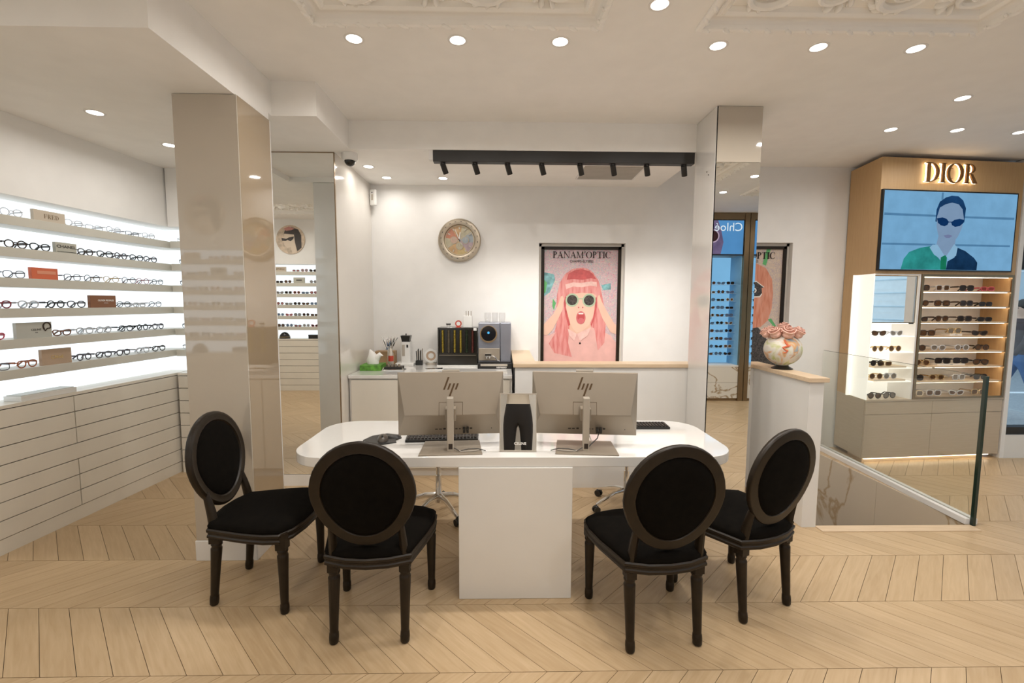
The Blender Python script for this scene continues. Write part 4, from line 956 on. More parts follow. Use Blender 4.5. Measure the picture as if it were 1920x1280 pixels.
# ================================================================== WALL CLOCK
mat('dial_mix',(0.62,0.52,0.36),0.35); 
for k,c in (('dial_red',(0.52,0.22,0.14)),('dial_orange',(0.55,0.36,0.19)),('dial_sage',(0.46,0.42,0.30)),('dial_blue',(0.32,0.36,0.39)),('dial_violet',(0.44,0.34,0.37)),('dial_yellow',(0.55,0.42,0.20)),('dial_pink',(0.54,0.38,0.30))): mat(k,c,0.3,noise=0.15,scale=20)
t = thing('wall_clock','round steel wall clock with a multicoloured chronograph dial','clock',(-.475,YB,2.289))
m = MB(rotm(R(90))); m.lathe([(.16,.0),(.225,0),(.229,.01),(.229,.035),(.218,.05),(.185,.055),(.165,.05),(.160,.04),(.160,.0)],n=56,cap=False); m.build('bezel','clock_metal',t,30)
m = MB(); m.slab(arc(0,0,.162,.162,0,354,59),-.03,-.005); m.build('dial','dial_mix',t)
for i,k in enumerate(['dial_blue','dial_sage','dial_orange','dial_red','dial_sage','dial_orange','dial_yellow','dial_violet']):
    m = MB(); m.slab([(0,0)]+arc(0,0,.150,.150,i*45-10,i*45+35,8),-.0308,-.03); m.build('dial_sector',k,t)
for i,(x,z,k) in enumerate([(-.06,0,'dial_pink'),(.062,0,'dial_blue'),(0,-.062,'dial_sage')]):
    m = MB(); m.slab(arc(x,z,.04,.04,0,354,30),-.034,-.03); m.build('subdial','clock_metal',t); m = MB(); m.slab(arc(x,z,.033,.033,0,354,30),-.035,-.0341); m.build('subdial_face',k,t)
    m = MB(); m.box(x-.002,-.0365,z,x+.002,-.0352,z+.026); m.build('subdial_hand','silver_light',t)
for i in range(12):
    if i in (3,6,9): continue
    m = MB(rotm(0,R(30*i),0)); m.box(-.006,-.036,.115,.006,-.031,.142); m.build('hour_mark','silver_light',t)
for a,l,w_ in ((-22,.125,.005),(5,.085,.007),(150,.06,.003)):
    m = MB(rotm(0,R(a),0)); m.slab([(-w_,-.015),(w_,-.015),(w_*.5,l),(-w_*.5,l)],-.042,-.040); m.build('hand','white_gloss',t)
for i in range(20):
    a = R(18*i+6)
    m = MB(rotm(0,a,0)); m.box(-.009,-.0562,.192,.009,-.052,.198); m.build('bezel_mark','ink_dark',t)

# ================================================================== POSTERS
def scribble(name, cols, scale=14, stretch=(1,1,1), dist=2.5):
    m = bpy.data.materials.new(name); m.use_nodes = True; MATS[name] = m; nt = m.node_tree; b = nt.nodes['Principled BSDF']; b.inputs['Roughness'].default_value = 0.35
    tc = nt.nodes.new('ShaderNodeTexCoord'); n1 = nt.nodes.new('ShaderNodeTexNoise'); n1.inputs['Scale'].default_value = scale; n1.inputs['Detail'].default_value = 3; n1.inputs['Distortion'].default_value = 2.5
    nt.links.new(tc.outputs['Object'],n1.inputs['Vector']); rp = nt.nodes.new('ShaderNodeValToRGB'); nt.links.new(n1.outputs[0],rp.inputs[0])
    e = rp.color_ramp.elements; n = len(cols)
    mp = nt.nodes.new('ShaderNodeMapping'); mp.inputs['Scale'].default_value = stretch; nt.links.new(tc.outputs['Object'],mp.inputs[0]); nt.links.new(mp.outputs[0],n1.inputs['Vector']); n1.inputs['Distortion'].default_value = dist
    e[0].position = .32; e[0].color = (*cols[0],1); e[1].position = .68; e[1].color = (*cols[-1],1)
    for i in range(1,n-1): k = e.new(.32+.36*i/(n-1)); k.color = (*cols[i],1)
    nt.links.new(rp.outputs[0],b.inputs['Base Color']); return m
BGC = (0.66,0.50,0.44)
scribble('graffiti_pink',[(0.62,0.16,0.28),(0.74,0.62,0.56),(0.62,0.36,0.42),(0.78,0.68,0.62),(0.46,0.20,0.36),(0.72,0.56,0.50),(0.25,0.42,0.48),(0.76,0.66,0.60),(0.66,0.48,0.30)],30)
scribble('graffiti_beige',[(0.62,0.50,0.36),(0.70,0.58,0.44),(0.48,0.38,0.40),(0.68,0.55,0.42),(0.66,0.50,0.36)],26)
scribble('hair_pink',[(0.62,0.17,0.16),(0.72,0.28,0.26),(0.76,0.36,0.34)],5,(7,1,1),.3); scribble('hair_copper',[(0.55,0.18,0.10),(0.66,0.27,0.17),(0.72,0.36,0.26)],5,(7,1,1),.3)
mat('art_skin',(0.80,0.52,0.40),0.4,noise=0.05); mat('art_skin2',(0.74,0.46,0.34),0.4,noise=0.05); mat('art_shirt',(0.76,0.44,0.40),0.4,noise=0.08,scale=8); mat('art_red',(0.50,0.08,0.08),0.4); mat('art_lip',(0.60,0.15,0.16),0.4); mat('art_mint',(0.42,0.52,0.36),0.4); mat('art_dark',(0.035,0.022,0.018),0.3); mat('art_white',(0.85,0.78,0.72),0.4); mat('art_hi',(0.82,0.52,0.47),0.4,noise=0.12,scale=20); mat('art_green',(0.12,0.42,0.15),0.4); mat('art_teal',(0.20,0.42,0.44),0.4,noise=0.4,scale=20); mat('art_sparkle',(0.06,0.05,0.045),0.3,noise=0.9,scale=70); mat('art_ink',(0.02,0.015,0.012),0.6,spec=0.2)
mat('art_crown',(0.55,0.10,0.10),0.4,noise=0.15,scale=25); mat('niche_grey',(0.62,0.58,0.52),0.4)
def poster(x0, x1, z1, label):
    t = thing('framed_poster', label, 'poster', ((x0+x1)/2, YB+.089, 0))
    w_ = (x1-x0)/2
    m = MB(); 
    for s_ in (-1,1): m.box(s_*w_-.03*(s_ > 0),-.030,.81,s_*w_+.03*(s_ < 0),0,z1-.001)
    m.box(-w_,-.030,z1-.031,w_,0,z1-.001); m.build('outer_frame','niche_grey',t)
    m = MB()
    for s_ in (-1,1): m.box(s_*(w_-.044)-.017,-.038,.81,s_*(w_-.044)+.017,-.001,z1-.032)
    m.box(-w_+.03,-.038,z1-.062,w_-.03,-.001,z1-.031); m.build('inner_frame','chair_wood',t)
    m = MB(); m.box(-w_+.06,-.018,.81,w_-.06,-.001,z1-.062); 
    return t, w_, m
def disc_(cx,cy,r,n=22,ry=None): return [(cx+r*math.cos(2*PI*i/n),cy-(ry or r)*math.sin(2*PI*i/n)) for i in range(n)]
t,w_,m = poster(.386,1.324,2.271,'framed shop poster of a pink-haired woman with open mouth and round glasses'); m.build('print_background','graffiti_pink',t)
PW = 2*(w_-.06); T1 = lambda x,y: (-(w_-.06)+(x-193)/702*PW, 2.271-.062-(y-118)/702*PW)
A1 = [('print_teal','art_teal',[(193,330),(290,350),(300,400),(250,520),(193,560)]),('print_green','art_green',[(193,400),(225,430),(210,520),(193,530)]),('print_teal','art_teal',[(740,450),(830,430),(835,490),(760,500)]),('print_green','art_green',[(280,580),(310,620),(290,690),(275,650)]),
 ('print_hair','hair_pink',[(550,285),(460,300),(390,350),(345,430),(320,540),(315,650),(325,800),(290,930),(240,1010),(300,1080),(420,1140),(520,1180),(650,1120),(740,1010),(790,960),(785,820),(770,640),(745,520),(715,410),(660,330),(600,292)]),
 ('print_shirt','art_shirt',[(189,930),(250,930),(330,890),(420,860),(515,915),(650,850),(760,890),(840,930),(894,1000),(894,1250),(189,1250)]),
 ('print_neck','art_skin2',[(440,800),(640,800),(650,850),(515,915),(425,862)]),
 ('print_face','art_skin',[(405,540),(400,650),(430,760),(465,850),(512,905),(560,895),(630,830),(672,740),(692,640),(695,540),(660,480),(440,480)]),
 ('print_lock','hair_pink',[(330,640),(395,620),(410,700),(445,800),(430,1000),(470,1140),(300,1100),(245,1010),(312,900)]),('print_lock','hair_pink',[(692,620),(755,640),(792,820),(782,1000),(720,1075),(690,900),(658,790)]),
 ('print_fringe','hair_pink',[(395,420),(425,345),(550,298),(660,345),(708,430),(715,560),(662,528),(560,522),(450,535),(400,560)]),
 ('print_hair_top','art_crown',[(425,345),(480,312),(550,299),(620,318),(662,348),(690,395),(640,385),(560,400),(470,395),(410,400)]),('print_hair_shadow','art_crown',[(398,560),(410,560),(405,660),(432,765),(450,830),(430,840),(400,730),(385,620)]),('print_hair_shadow','art_crown',[(690,560),(700,570),(702,660),(680,770),(655,840),(645,830),(675,740)]),
 ('print_shine','art_hi',[(398,445),(470,425),(550,430),(640,415),(696,420),(698,465),(640,455),(560,470),(470,465),(405,490)]),
 ('print_arm','art_skin',[(191,830),(290,720),(330,640),(355,560),(372,552),(385,580),(375,680),(330,780),(280,880),(230,930),(191,925)]),('print_arm','art_skin',[(706,580),(712,550),(728,545),(745,600),(800,700),(870,810),(893,830),(893,920),(840,900),(760,770),(715,660)]),
 ('print_glasses','art_mint',disc_(464,593,64)),('print_glasses','art_mint',disc_(626,595,64)),('print_lens','art_sparkle',disc_(464,593,49)),('print_lens','art_sparkle',disc_(626,595,49)),('print_bridge','art_mint',[(520,575),(570,575),(570,585),(520,585)]),
 ('print_nose','art_lip',disc_(527,663,7,10)),('print_nose','art_lip',disc_(566,663,7,10)),('print_lips','art_lip',disc_(550,760,45,22,62)),('print_mouth','art_red',disc_(550,752,34,22,40)),('print_teeth','art_white',[(525,715),(575,715),(570,728),(530,728)]),('print_tongue','art_lip',disc_(552,782,26,16,20)),
 ('print_collar','art_hi',[(425,865),(515,915),(490,985),(440,930)]),('print_collar','art_hi',[(648,852),(515,915),(545,985),(620,930)]),('print_button','art_ink',disc_(545,1005,9,12))]
art(t,[(a,b,[T1(*p) for p in q]) for a,b,q in A1],lambda x,z:(x,z),-.0181,-.0002)
cx,cz = T1(550,197); serif("PANAM'OPTIC",.072,'art_ink',t,cx,-.026,cz,.0006,name='poster_lettering',gap=.06,sx=.98,w=.17,t=.065)
cx,cz = T1(548,228); text('CHAMPS-ÉLYSÉES',.036,'art_ink',t,cx,-.026,cz,name='poster_lettering',sx=.95)
t,w_,m = poster(2.228,3.166,2.289,'framed shop poster of a copper-haired figure in a black starry mask behind the vase'); m.build('print_background','graffiti_beige',t)
T2 = lambda x,y: ((w_-.06)-(785-x)/4.571*.00581, 2.289-.062-(y-122)/4.571*.00581)
sym = lambda q: [(870-x,y) for x,y in q]
hairR = [(435,215),(555,245),(640,285),(700,380),(715,500),(710,640),(680,745),(620,800),(540,815),(435,820)]
A2_ = [('print_green','art_green',[(640,122),(675,122),(640,265),(608,250)]),('print_green','art_green',[(680,735),(710,725),(755,790),(750,815)]),('print_green','art_green',[(150,300),(190,290),(230,600),(180,600)]),('print_body','art_sparkle',[(290,800),(580,790),(640,850),(690,930),(735,1010),(770,1100),(770,1330),(90,1330),(100,1100),(200,900)]),
 ('print_hair','hair_copper',hairR+sym(hairR)[::-1][1:-1]),('print_face','art_skin2',[(350,380),(520,380),(560,480),(545,600),(500,690),(435,720),(370,690),(325,600),(310,480)]),('print_mask','art_white',[(300,400),(435,440),(560,395),(655,465),(600,540),(520,545),(435,500),(350,545),(270,540),(215,465)]),('print_mask','art_sparkle',[(308,408),(435,450),(560,405),(645,465),(595,530),(525,532),(435,490),(345,532),(275,530),(225,465)]),
 ('print_eye','art_white',disc_(545,480,22)),('print_eye','art_white',disc_(325,480,22)),('print_pupil','art_dark',disc_(545,480,10)),('print_pupil','art_dark',disc_(325,480,10)),('print_lips','art_lip',disc_(435,620,30,16,14)),
 ('print_lock','hair_copper',[(610,460),(660,440),(712,520),(705,640),(660,745),(540,800),(590,700),(625,580)])]
art(t,[(a,b,[T2(*p) for p in q]) for a,b,q in A2_],lambda x,z:(x,z),-.0181,-.0002)
serif("PANAM'OPTIC",.072,'art_ink',t,0,-.026,2.289-.062-.105,.0006,name='poster_lettering',gap=.06,sx=.98,w=.17,t=.065); text('CHAMPS-ÉLYSÉES',.036,'art_ink',t,0,-.026,2.289-.062-.135,name='poster_lettering',sx=.95)

# ================================================================== TRACK LIGHT, CAMERA, DETECTOR, GRILLE
t = thing('track_light','long black ceiling track with eight small tilted spotlights','track light',(0.501,3.90,ALC))
m = MB(); m.box(-1.085,-.035,-.092,1.085,.035,0); m.build('track_beam','black_metal',t,bevel=.003)
m = MB(); m.box(-1.12,-.03,-.075,-1.086,.03,0); m.build('feed_box','white_matt',t)
for x in (-0.496,-0.23,0.041,0.326,0.647,0.924,1.207,1.522):
    x -= .501
    m = MB(); m.cyl((x-.012,0,-.104),(x-.012,0,-.090),.018,n=14); d = Vector((.34,.55,-1)).normalized(); p = Vector((x-.014,0,-.098)); m.cyl(p,p+d*.085,.023,n=18); sp = m.build('spotlight','black_metal',t,40)
    q = p+d*.0855; m = MB(); m.cyl(q,q+d*.001,.016,n=16); m.build('spot_lens','lamp_face',sp)
    l = bpy.data.lights.new('spot_lamp','SPOT'); l.energy = 24; l.color = LAMP; l.spot_size = R(75); l.spot_blend = .8; l.shadow_soft_size = .02
    o = link('spot_lamp',l,t); o.location = q+d*.004; o.rotation_euler = d.to_track_quat('-Z','Y').to_euler()
t = thing('dome_camera','white dome security camera under the low ceiling beside the mirror','camera',(-1.30,3.98,ALC))
m = MB(); m.lathe([(.066,0),(.066,-.045),(.058,-.06),(.045,-.062)][::-1],n=30); m.build('housing','white_plastic',t,40)
m = MB(); m.ell((0,0,-.06),(.045,.045,.045),20,12); m.build('dome','smoke_black',t,True)
t = thing('motion_detector','white motion detector in the alcove corner','detector',(-1.375,4.93,2.80),R(-20))
m = MB(); m.prism(rrect(-.035,-.02,.035,.02,.012),-.16,0); m.build('case','white_plastic',t,40,bevel=.003)
m = MB(); m.box(-.012,-.0215,-.11,.012,-.0195,-.05); m.build('lens_window','silver_light',t); m = MB(); m.cyl((0,-.0215,-.03),(0,-.019,-.03),.006,n=12); m.build('sensor','screen_black',t)
t = thing('air_grille','square white air-conditioning grille in the low alcove ceiling','grille',(1.01,4.45,ALC))
m = MB(); 
for b in ((-.29,-.24,.29,-.225),(-.29,.225,.29,.24),(-.29,-.225,-.275,.225),(.275,-.225,.29,.225)): m.box(b[0],b[1],-.01,b[2],b[3],0)
m.build('frame','white_matt',t); m = MB(); m.box(-.275,-.225,-.003,.275,.225,0); m.build('backing','dark_gap',t)
for i in range(22): m = MB(); m.box(-.275,-.222+i*.0205,-.008,.275,-.213+i*.0205,-.003); m.build('slat','niche_grey',t)
# ================================================================== OAK SUNGLASSES DISPLAY
DA = Vector((3.67,4.477,0)); DR = math.atan2(0.150,1.589); DW = 1.596
MD = rotm(rz=DR, loc=DA)
t = thing('sunglasses_cabinet','tall oak display cabinet with lit shelves of sunglasses, screen and backlit sign','display cabinet',DA,DR)
BLu, BLv = .123, .504
plan = lambda i=0: [(0+i,0+i),(DW-i,0+i),(DW-i,.355),(BLu,BLv-.012)]
Z0,Z1,Z2 = .655,1.925,3.05
m = MB(); m.prism([(0,0),(DW,0),(DW,.355),(BLu,BLv-.012)],Z1,Z2); m.build('header','oak_panel',t,bevel=.002)
m = MB(); m.prism([(0.0,0.016),(DW,0.016),(DW,.355),(BLu,BLv-.012)],.045,Z0-.02); m.build('base_body','oak_lower',t)
m = MB(); m.prism([(-.004,-.004),(DW,-.004),(DW,.355),(BLu,BLv-.012)],Z0-.02,Z0); m.build('base_top','oak_lower',t)
m = MB(); m.prism([(.03,.03),(DW-.16,.03),(DW-.16,.30),(.12,.30)],0,.045); m.build('plinth','oak_trim',t)
m = MB(); m.box(.04,.012,.036,DW-.1,.028,.0445); m.build('plinth_led','led_warm',t)
for a,b in ((.004,.764),(.768,DW-.004)):
    m = MB(); m.box(a,0,.503,b,.016,Z0-.023); m.build('drawer','oak_lower',t,bevel=.001)
    m = MB(); m.box(a,0,.048,b,.016,.499); m.build('door','oak_lower',t,bevel=.001)
# oak rear part of the left side, and frosted lit side panel of the corner niche
def side_pt(s,off=0): L_ = math.hypot(BLu,BLv); return (BLu/L_*s+off, BLv/L_*s)
m = MB(); a,b = side_pt(.345),side_pt(.505); m.prism([a,(a[0]+.06,a[1]),(b[0]+.06,b[1]),b],Z0,Z1); m.build('side_panel','oak_panel',t)
m = MB(); a,b = side_pt(.0),side_pt(.345); m.prism([a,(a[0]+.008,a[1]),(b[0]+.008,b[1]),b],Z0,Z1); m.build('frosted_side','frosted',t,label='white frosted light panel')
NV = .26
m = MB(); m.box(.02,NV,Z0,.505,NV+.01,Z1); m.build('niche_back','frosted',t)
m = MB(); m.box(.545,NV,Z0,1.565,NV+.01,Z1); m.build('niche_back','niche_back',t)
m = MB(); m.box(1.562,0,Z0,DW,.355,Z1); m.build('niche_side','oak_panel',t)
m = MB(); m.box(.506,0,Z0,.545,NV+.01,Z1); m.build('divider','oak_panel',t); m = MB(); m.box(.5025,0,Z0,.506,NV,Z1); m.build('divider_lining','white_matt',t)
m = MB(); m.box(.520,-.012,Z0,.545,.0,Z1); m.box(1.555,-.012,Z0,1.58,.0,Z1); m.box(.545,-.012,Z1-.025,1.555,0,Z1); m.box(.545,-.012,Z0,1.555,0,Z0+.018); m.build('bronze_frame','bronze',t)
m = MB(); m.box(.008,-.004,Z1-.012,.515,.0,Z1); m.box(.498,-.004,Z0,.515,0,Z1-.012); m.build('white_frame','white_matt',t)
SR = [1.762,1.606,1.448,1.300,1.146,.991,.835]
for z in SR:
    m = MB(); m.box(.546,.004,z-.014,1.561,NV-.001,z); sh = m.build('shelf','oak_trim',t)
    m = MB(); m.box(.556,.020,z-.018,1.551,.030,z-.0142); m.build('shelf_led','led_shelf',sh)
m = MB(); m.box(.556,.020,Z1-.030,1.551,.030,Z1-.026); m.build('shelf_led','led_shelf',t)
SLz = [1.303,1.141,.978,.841]
for z in SLz:
    m = MB(); m.box(.075,.004,z-.010,.502,NV-.001,z); m.build('shelf','frosted',t)
m = MB(); m.box(.10,.05,1.425,.48,.07,1.431); m.build('shelf_led','led_white',t)
m = MB(); m.box(.012,.002,1.443,.478,.010,1.902); m.build('mirror_glass','mirror',t,label='square mirror set into the corner niche')
m = MB(); m.box(.006,0,1.437,.484,.012,1.443); m.box(.478,0,1.443,.484,.012,1.908); m.box(.012,0,1.902,.478,.012,1.908); m.build('mirror_frame','bronze',t)
m = MB(); m.box(.42,-.008,1.425,.465,.004,1.437); m.build('mirror_catch','black_metal',t)
# sign
outs = serif('DIOR',.185,'sign_bronze',t,.722,-.032,2.815,.014,name='sign_letter',gap=.06,joined=False,sx=1.03)
hal = serif('DIOR',.185,'led_warm',t,.722,-.020,2.815,.004,name='letter_halo',gap=.06,joined=False,sx=1.03,w=.17,t=.06)
for o in hal: pass
for o in outs:
    m = MB(); ce = sum((Vector(c) for c in o.bound_box),Vector())/8
    for dz in (-.05,.05): m.cyl((ce.x-.02,0,ce.z+dz),(ce.x-.02,.034,ce.z+dz),.003,n=6)
    m.build('standoff','sign_bronze',o)
# screen
sc_ = thing('wall_screen','wide screen showing a blue-toned woman in dark sunglasses','screen'); sc_.matrix_world = MD @ Matrix.Translation((.76,-.001,1.955))
WS,HS = .755,.785
m = MB(); m.box(-WS,-.028,0,WS,0,HS); m.build('bezel','black_plastic',sc_,bevel=.003)
for k,c,es,v in (('scr_bg',s2l(112,160,196),1.0,.10),('scr_line',s2l(78,122,158),1.0,.1),('scr_hair',s2l(26,62,104),1.0,.3),('scr_skin',s2l(118,142,170),1.0,.06),('scr_lens',s2l(14,48,92),1.0,.2),('scr_collar',s2l(128,168,196),1.0,.05),('scr_green',s2l(46,140,136),1.0,.35),('scr_knit',s2l(22,52,84),1.0,.4),('scr_lip',s2l(106,116,150),1.0,.05),('scr_tie',s2l(24,112,84),1.0,.3)): emitmat(k,c,es,v,9)
m = MB(); m.box(-WS+.014,-.0285,.012,WS-.014,-.028,HS-.014); m.build('display','scr_bg',sc_)
TS = lambda x,y: (-WS+.014+(x-160)/1395*(2*WS-.028), .012+(1140-y)/800*(HS-.026))
AS = [('picture_line','scr_line',[(170,565),(760,575),(760,595),(170,590)]),('picture_line','scr_line',[(1000,580),(1540,580),(1540,605),(1000,600)]),('picture_line','scr_line',[(165,870),(720,870),(720,890),(165,890)]),('picture_line','scr_line',[(930,870),(1520,870),(1520,890),(930,890)]),('picture_line','scr_line',[(745,345),(765,345),(765,420),(745,420)]),
 ('picture_neck','scr_skin',[(750,760),(930,760),(925,900),(900,960),(830,1000),(760,930),(730,880)]),('picture_hair','scr_hair',[(700,640),(703,520),(730,440),(790,395),(850,375),(920,378),(975,420),(1010,500),(1005,640),(985,660),(960,540),(740,540),(725,650)]),
 ('picture_face','scr_skin',[(712,600),(735,500),(790,465),(858,445),(930,460),(975,510),(998,610),(985,700),(950,790),(910,850),(850,872),(790,850),(740,780),(718,700)]),('picture_shades','scr_lens',[(713,610),(770,598),(815,612),(842,642),(830,672),(800,688),(760,680),(728,655)]),('picture_shades','scr_lens',[(865,645),(900,620),(950,608),(1002,618),(990,655),(960,682),(910,692),(876,675)]),('picture_bridge','scr_lens',[(835,640),(870,640),(870,648),(835,648)]),('picture_lips','scr_lip',[(795,785),(845,772),(890,785),(860,808),(825,808)]),
 ('picture_sweater','scr_green',[(375,1138),(400,1030),(450,960),(560,915),(670,895),(720,970),(800,1060),(850,1138)]),('picture_sweater','scr_knit',[(850,1138),(860,1050),(930,1010),(950,905),(1040,940),(1140,1010),(1180,1060),(1178,1138)]),('picture_collar','scr_collar',[(690,880),(740,880),(830,1000),(800,1040),(710,980),(660,910)]),('picture_collar','scr_collar',[(915,870),(955,905),(945,990),(880,1035),(840,1000)]),('picture_tie','scr_tie',[(785,1010),(830,985),(850,1010),(850,1138),(790,1138)])]
art(sc_,[(a,b,[TS(*p) for p in q]) for a,b,q in AS],lambda x,z:(x,z),-.0286,-.0002)
# sunglasses in the cabinet
def ur(px, f): return .522+(px-1728+f*14)/165*1.012
RW = [[760,935,1150,1340],[750,930,1150,1325],[745,930,1135,1320],[800,1045,1275],[720,900,1115,1300],[755,940,1105,1290],[705,890,1090,1290],[700,865,1070,1275]]
ST = [['square','square','square','rect'],['panto','square','square','rect'],['rect','panto','square','rect'],['square','square','cateye'],['round','panto','round','round'],['aviator','square','square','aviator'],['hex','panto','square','hex'],['square','square','cateye','square']]
CO = [['black','clear grey','black','pink'],['dark brown','dark brown','dark brown','black'],['black','dark brown','dark brown','black'],['dark brown','gold','dark brown'],['dark brown','clear grey','clear grey','dark brown'],['gold','black','black','black'],['black','gold','clear grey','black'],['cream','clear grey','clear grey','gold']]
LE = [['brown','brown','dark','rose'],['brown','brown','dark','dark'],['brown','brown','dark','dark'],['brown','grey','dark'],['brown','grey','grey','brown'],['brown','dark','dark','brown'],['dark','brown','grey','dark'],['grey','brown','brown','brown']]
SZ = SR+[Z0]
mat('riser_white',(0.80,0.74,0.66),0.3)
for i in range(8):
    for j,c in enumerate(RW[i]):
        u = ur(1580+c/4.741,i/7)+.02; z = SZ[i]+(.018 if i == 7 else 0)
        if i in (3,5) and (j == 1 or (i == 5 and j == 2)):
            if j == 1:
                rs_ = thing('acrylic_riser','small pale riser block under sunglasses on the %s shelf down of the oak cabinet' % ORD(i),'riser'); rs_.matrix_world = MD @ Matrix.Translation((u+(.085 if i == 5 else 0),.09,z)); m = MB(); m.box(-.07-(.09 if i == 5 else 0),-.05,0,.07+(.09 if i == 5 else 0),.12,.022 if i == 3 else .018); m.build('block','riser_white',rs_,bevel=.002); text('DIOR',.012,'ink_dark',rs_,0,-.0506,.011)
            z += .022 if i == 3 else .018
        glasses(MD @ Matrix.Translation((u,.06,z)) @ Matrix.Scale(1.18,4),ST[i][j],CO[i][j],'%s %s sunglasses on the %s shelf down, %s from the cabinet divider' % (CO[i][j],ST[i][j].replace('cateye','cat-eye').replace('rect','narrow').replace('panto','rounded').replace('hex','hexagonal'),ORD(i),ORD(j)),LE[i][j],.0036,'sunglasses on the wide oak shelves',rnd.uniform(-.2,.05),'sunglasses')
LW = [[345,530],[330,520],[300,430],[315,480],[290,480]]; LS = [['cateye','cateye'],['round','round'],['panto','rect'],['round','round'],['panto','aviator']]; LC = [['dark brown','clear grey'],['gold','gold'],['black','gold'],['gold','clear grey'],['black','black']]; LL = [['brown','grey'],['brown','brown'],['dark','brown'],['brown','grey'],['brown','grey']]
SZL = SLz+[Z0]
for i in range(5):
    for j,c in enumerate(LW[i]):
        px = 1580+c/4.741; u = max(.155,(px-1637+i*1.5)/85*.5+.03); z = SZL[i]
        if i in (2,3):
            if j == 0:
                tr_ = thing('wood_tray','%s in the corner niche' % ('slanted pale wooden tray holding a folded pair of sunglasses' if i == 2 else 'long pale wooden tray under two round sunglasses'),'tray'); tr_.matrix_world = MD @ Matrix.Translation((.27,.10,z)); m = MB(); m.box(-.17,-.075,0,.19,.12,.016); m.build('board','oak_trim',tr_,bevel=.002); m = MB(); m.box(-.165,-.0775,.003,.185,-.075,.013); m.build('front_label','pl_cream',tr_)
            z += .016
        glasses(MD @ Matrix.Translation((u,.06,z)) @ Matrix.Scale(1.18,4),LS[i][j],LC[i][j],'%s %s sunglasses on the %s shelf below the mirror, %s from the frosted side' % (LC[i][j],LS[i][j].replace('cateye','cat-eye').replace('panto','rounded').replace('rect','narrow'),ORD(i),ORD(j)),LL[i][j],.003,'sunglasses in the corner niche',rnd.uniform(-.06,.12),'sunglasses')

# ================================================================== GLASS BALUSTRADE
G0,G1 = Vector((3.463,3.168,0)),Vector((3.565,4.97,0)); gl = (G1-G0).length; ga = math.atan2((G1-G0).y,(G1-G0).x)
t = thing('glass_balustrade','clear glass balustrade along the marble stair opening','balustrade',G0,ga)
m = MB(); m.box(.012,-.008,.045,gl,.008,1.11); m.build('glass_pane','glass_green',t)
m = MB(); m.box(-.012,-.010,.0,.012,.010,1.112); m.build('end_edge','glass_edge',t,label='dark green glass end edge')
m = MB(); m.box(.012,-.004,1.110,gl,.004,1.1125); m.build('top_edge','glass_edge',t)
m = MB(); m.box(.012,-.045,.0,gl,-.010,.045); m.box(.012,.010,.0,gl,.045,.045); m.build('base_rail','white_matt',t,bevel=.003)

# ================================================================== VASE OF ROSES
scribble('vase_paint',[(0.42,0.50,0.12),(0.60,0.60,0.32),(0.74,0.70,0.60),(0.70,0.66,0.60),(0.70,0.38,0.15),(0.35,0.42,0.46)],5)
mat('rose_pink',(0.84,0.52,0.42),0.6,noise=0.12,scale=40); mat('leaf_green',(0.10,0.16,0.05),0.5)
VX,VY,VZ = 2.245,3.60,1.102
t = thing('painted_vase','round hand-painted vase with an orange squiggle on the half wall','vase',(VX,VY,VZ))
m = MB(); m.lathe([(.078,0),(.078,.006),(.05,.022),(.046,.032)],n=28); m.build('foot','black_plastic',t,40)
m = MB(); m.lathe([(.045,.028)]+[(.138*math.cos(R(a)),.158+.13*math.sin(R(a))) for a in range(-70,61,10)]+[(.06,.272),(.055,.26)],n=36); m.build('body','vase_paint',t,60)
mat('vase_orange',(0.72,0.17,0.07),0.3)
pts = []
for a,e in ((-118,38),(-112,26),(-104,14),(-100,18),(-112,14),(-122,10),(-116,4),(-108,0),(-112,-6),(-120,-8)): r_ = .1385*math.cos(R(e)); pts.append((r_*math.cos(R(a)),r_*math.sin(R(a)),.158+.1305*math.sin(R(e))))
m = MB(); m.tube(pts,[.006,.009,.008,.007,.009,.008,.007,.008,.006,.003],8); m.build('squiggle','vase_orange',t,True)
def rose_mesh():
    m = MB(); m.ell((0,0,-.012),(.040,.040,.030),12,8)
    N = 90; vs = []; fs = []
    for i in range(N+1):
        t_ = i/N; a_ = t_*7*PI; r_ = .046*(1-t_)+.004; hz = .004+.034*(1-(r_/.05)**2)+.004*math.sin(a_*2.3)
        for k,(dr,dz) in enumerate(((-.010,-.030),(-.002,-.010),(.003,.004),(.007,.008),(.001,.010))):
            vs.append(((r_+dr*(1-t_*.6))*math.cos(a_),(r_+dr*(1-t_*.6))*math.sin(a_),hz+dz))
    for i in range(N):
        for k in range(4): fs.append((i*5+k,(i+1)*5+k,(i+1)*5+k+1,i*5+k+1))
    m.add(vs,fs); m.tube([(0,0,-.03),(0,0,-.06)],[.012,.006],6)
    return m.mesh('rose','rose_pink',60)
rm = rose_mesh()
for i,(x,y,z,sx_,tl) in enumerate([(-.095,-.045,.292,1.0,-30),(-.020,-.095,.296,1.1,0),(.070,-.075,.292,1.0,10),(.112,.0,.292,1.0,30),(-.055,.085,.295,1.0,-20),(.06,.085,.295,1.0,20),(0,0,.322,1.1,0),(-.118,.045,.285,.9,-45)]):
    o = link('rose',rm); o.location = (VX+x,VY+y,VZ+z); d = Vector((x*4,y*4,.75)).normalized(); o.rotation_euler = d.to_track_quat('Z','Y').to_euler(); o.scale = (sx_,)*3
    tag(o,'pale pink rose in the round painted vase','flower','roses in the painted vase')

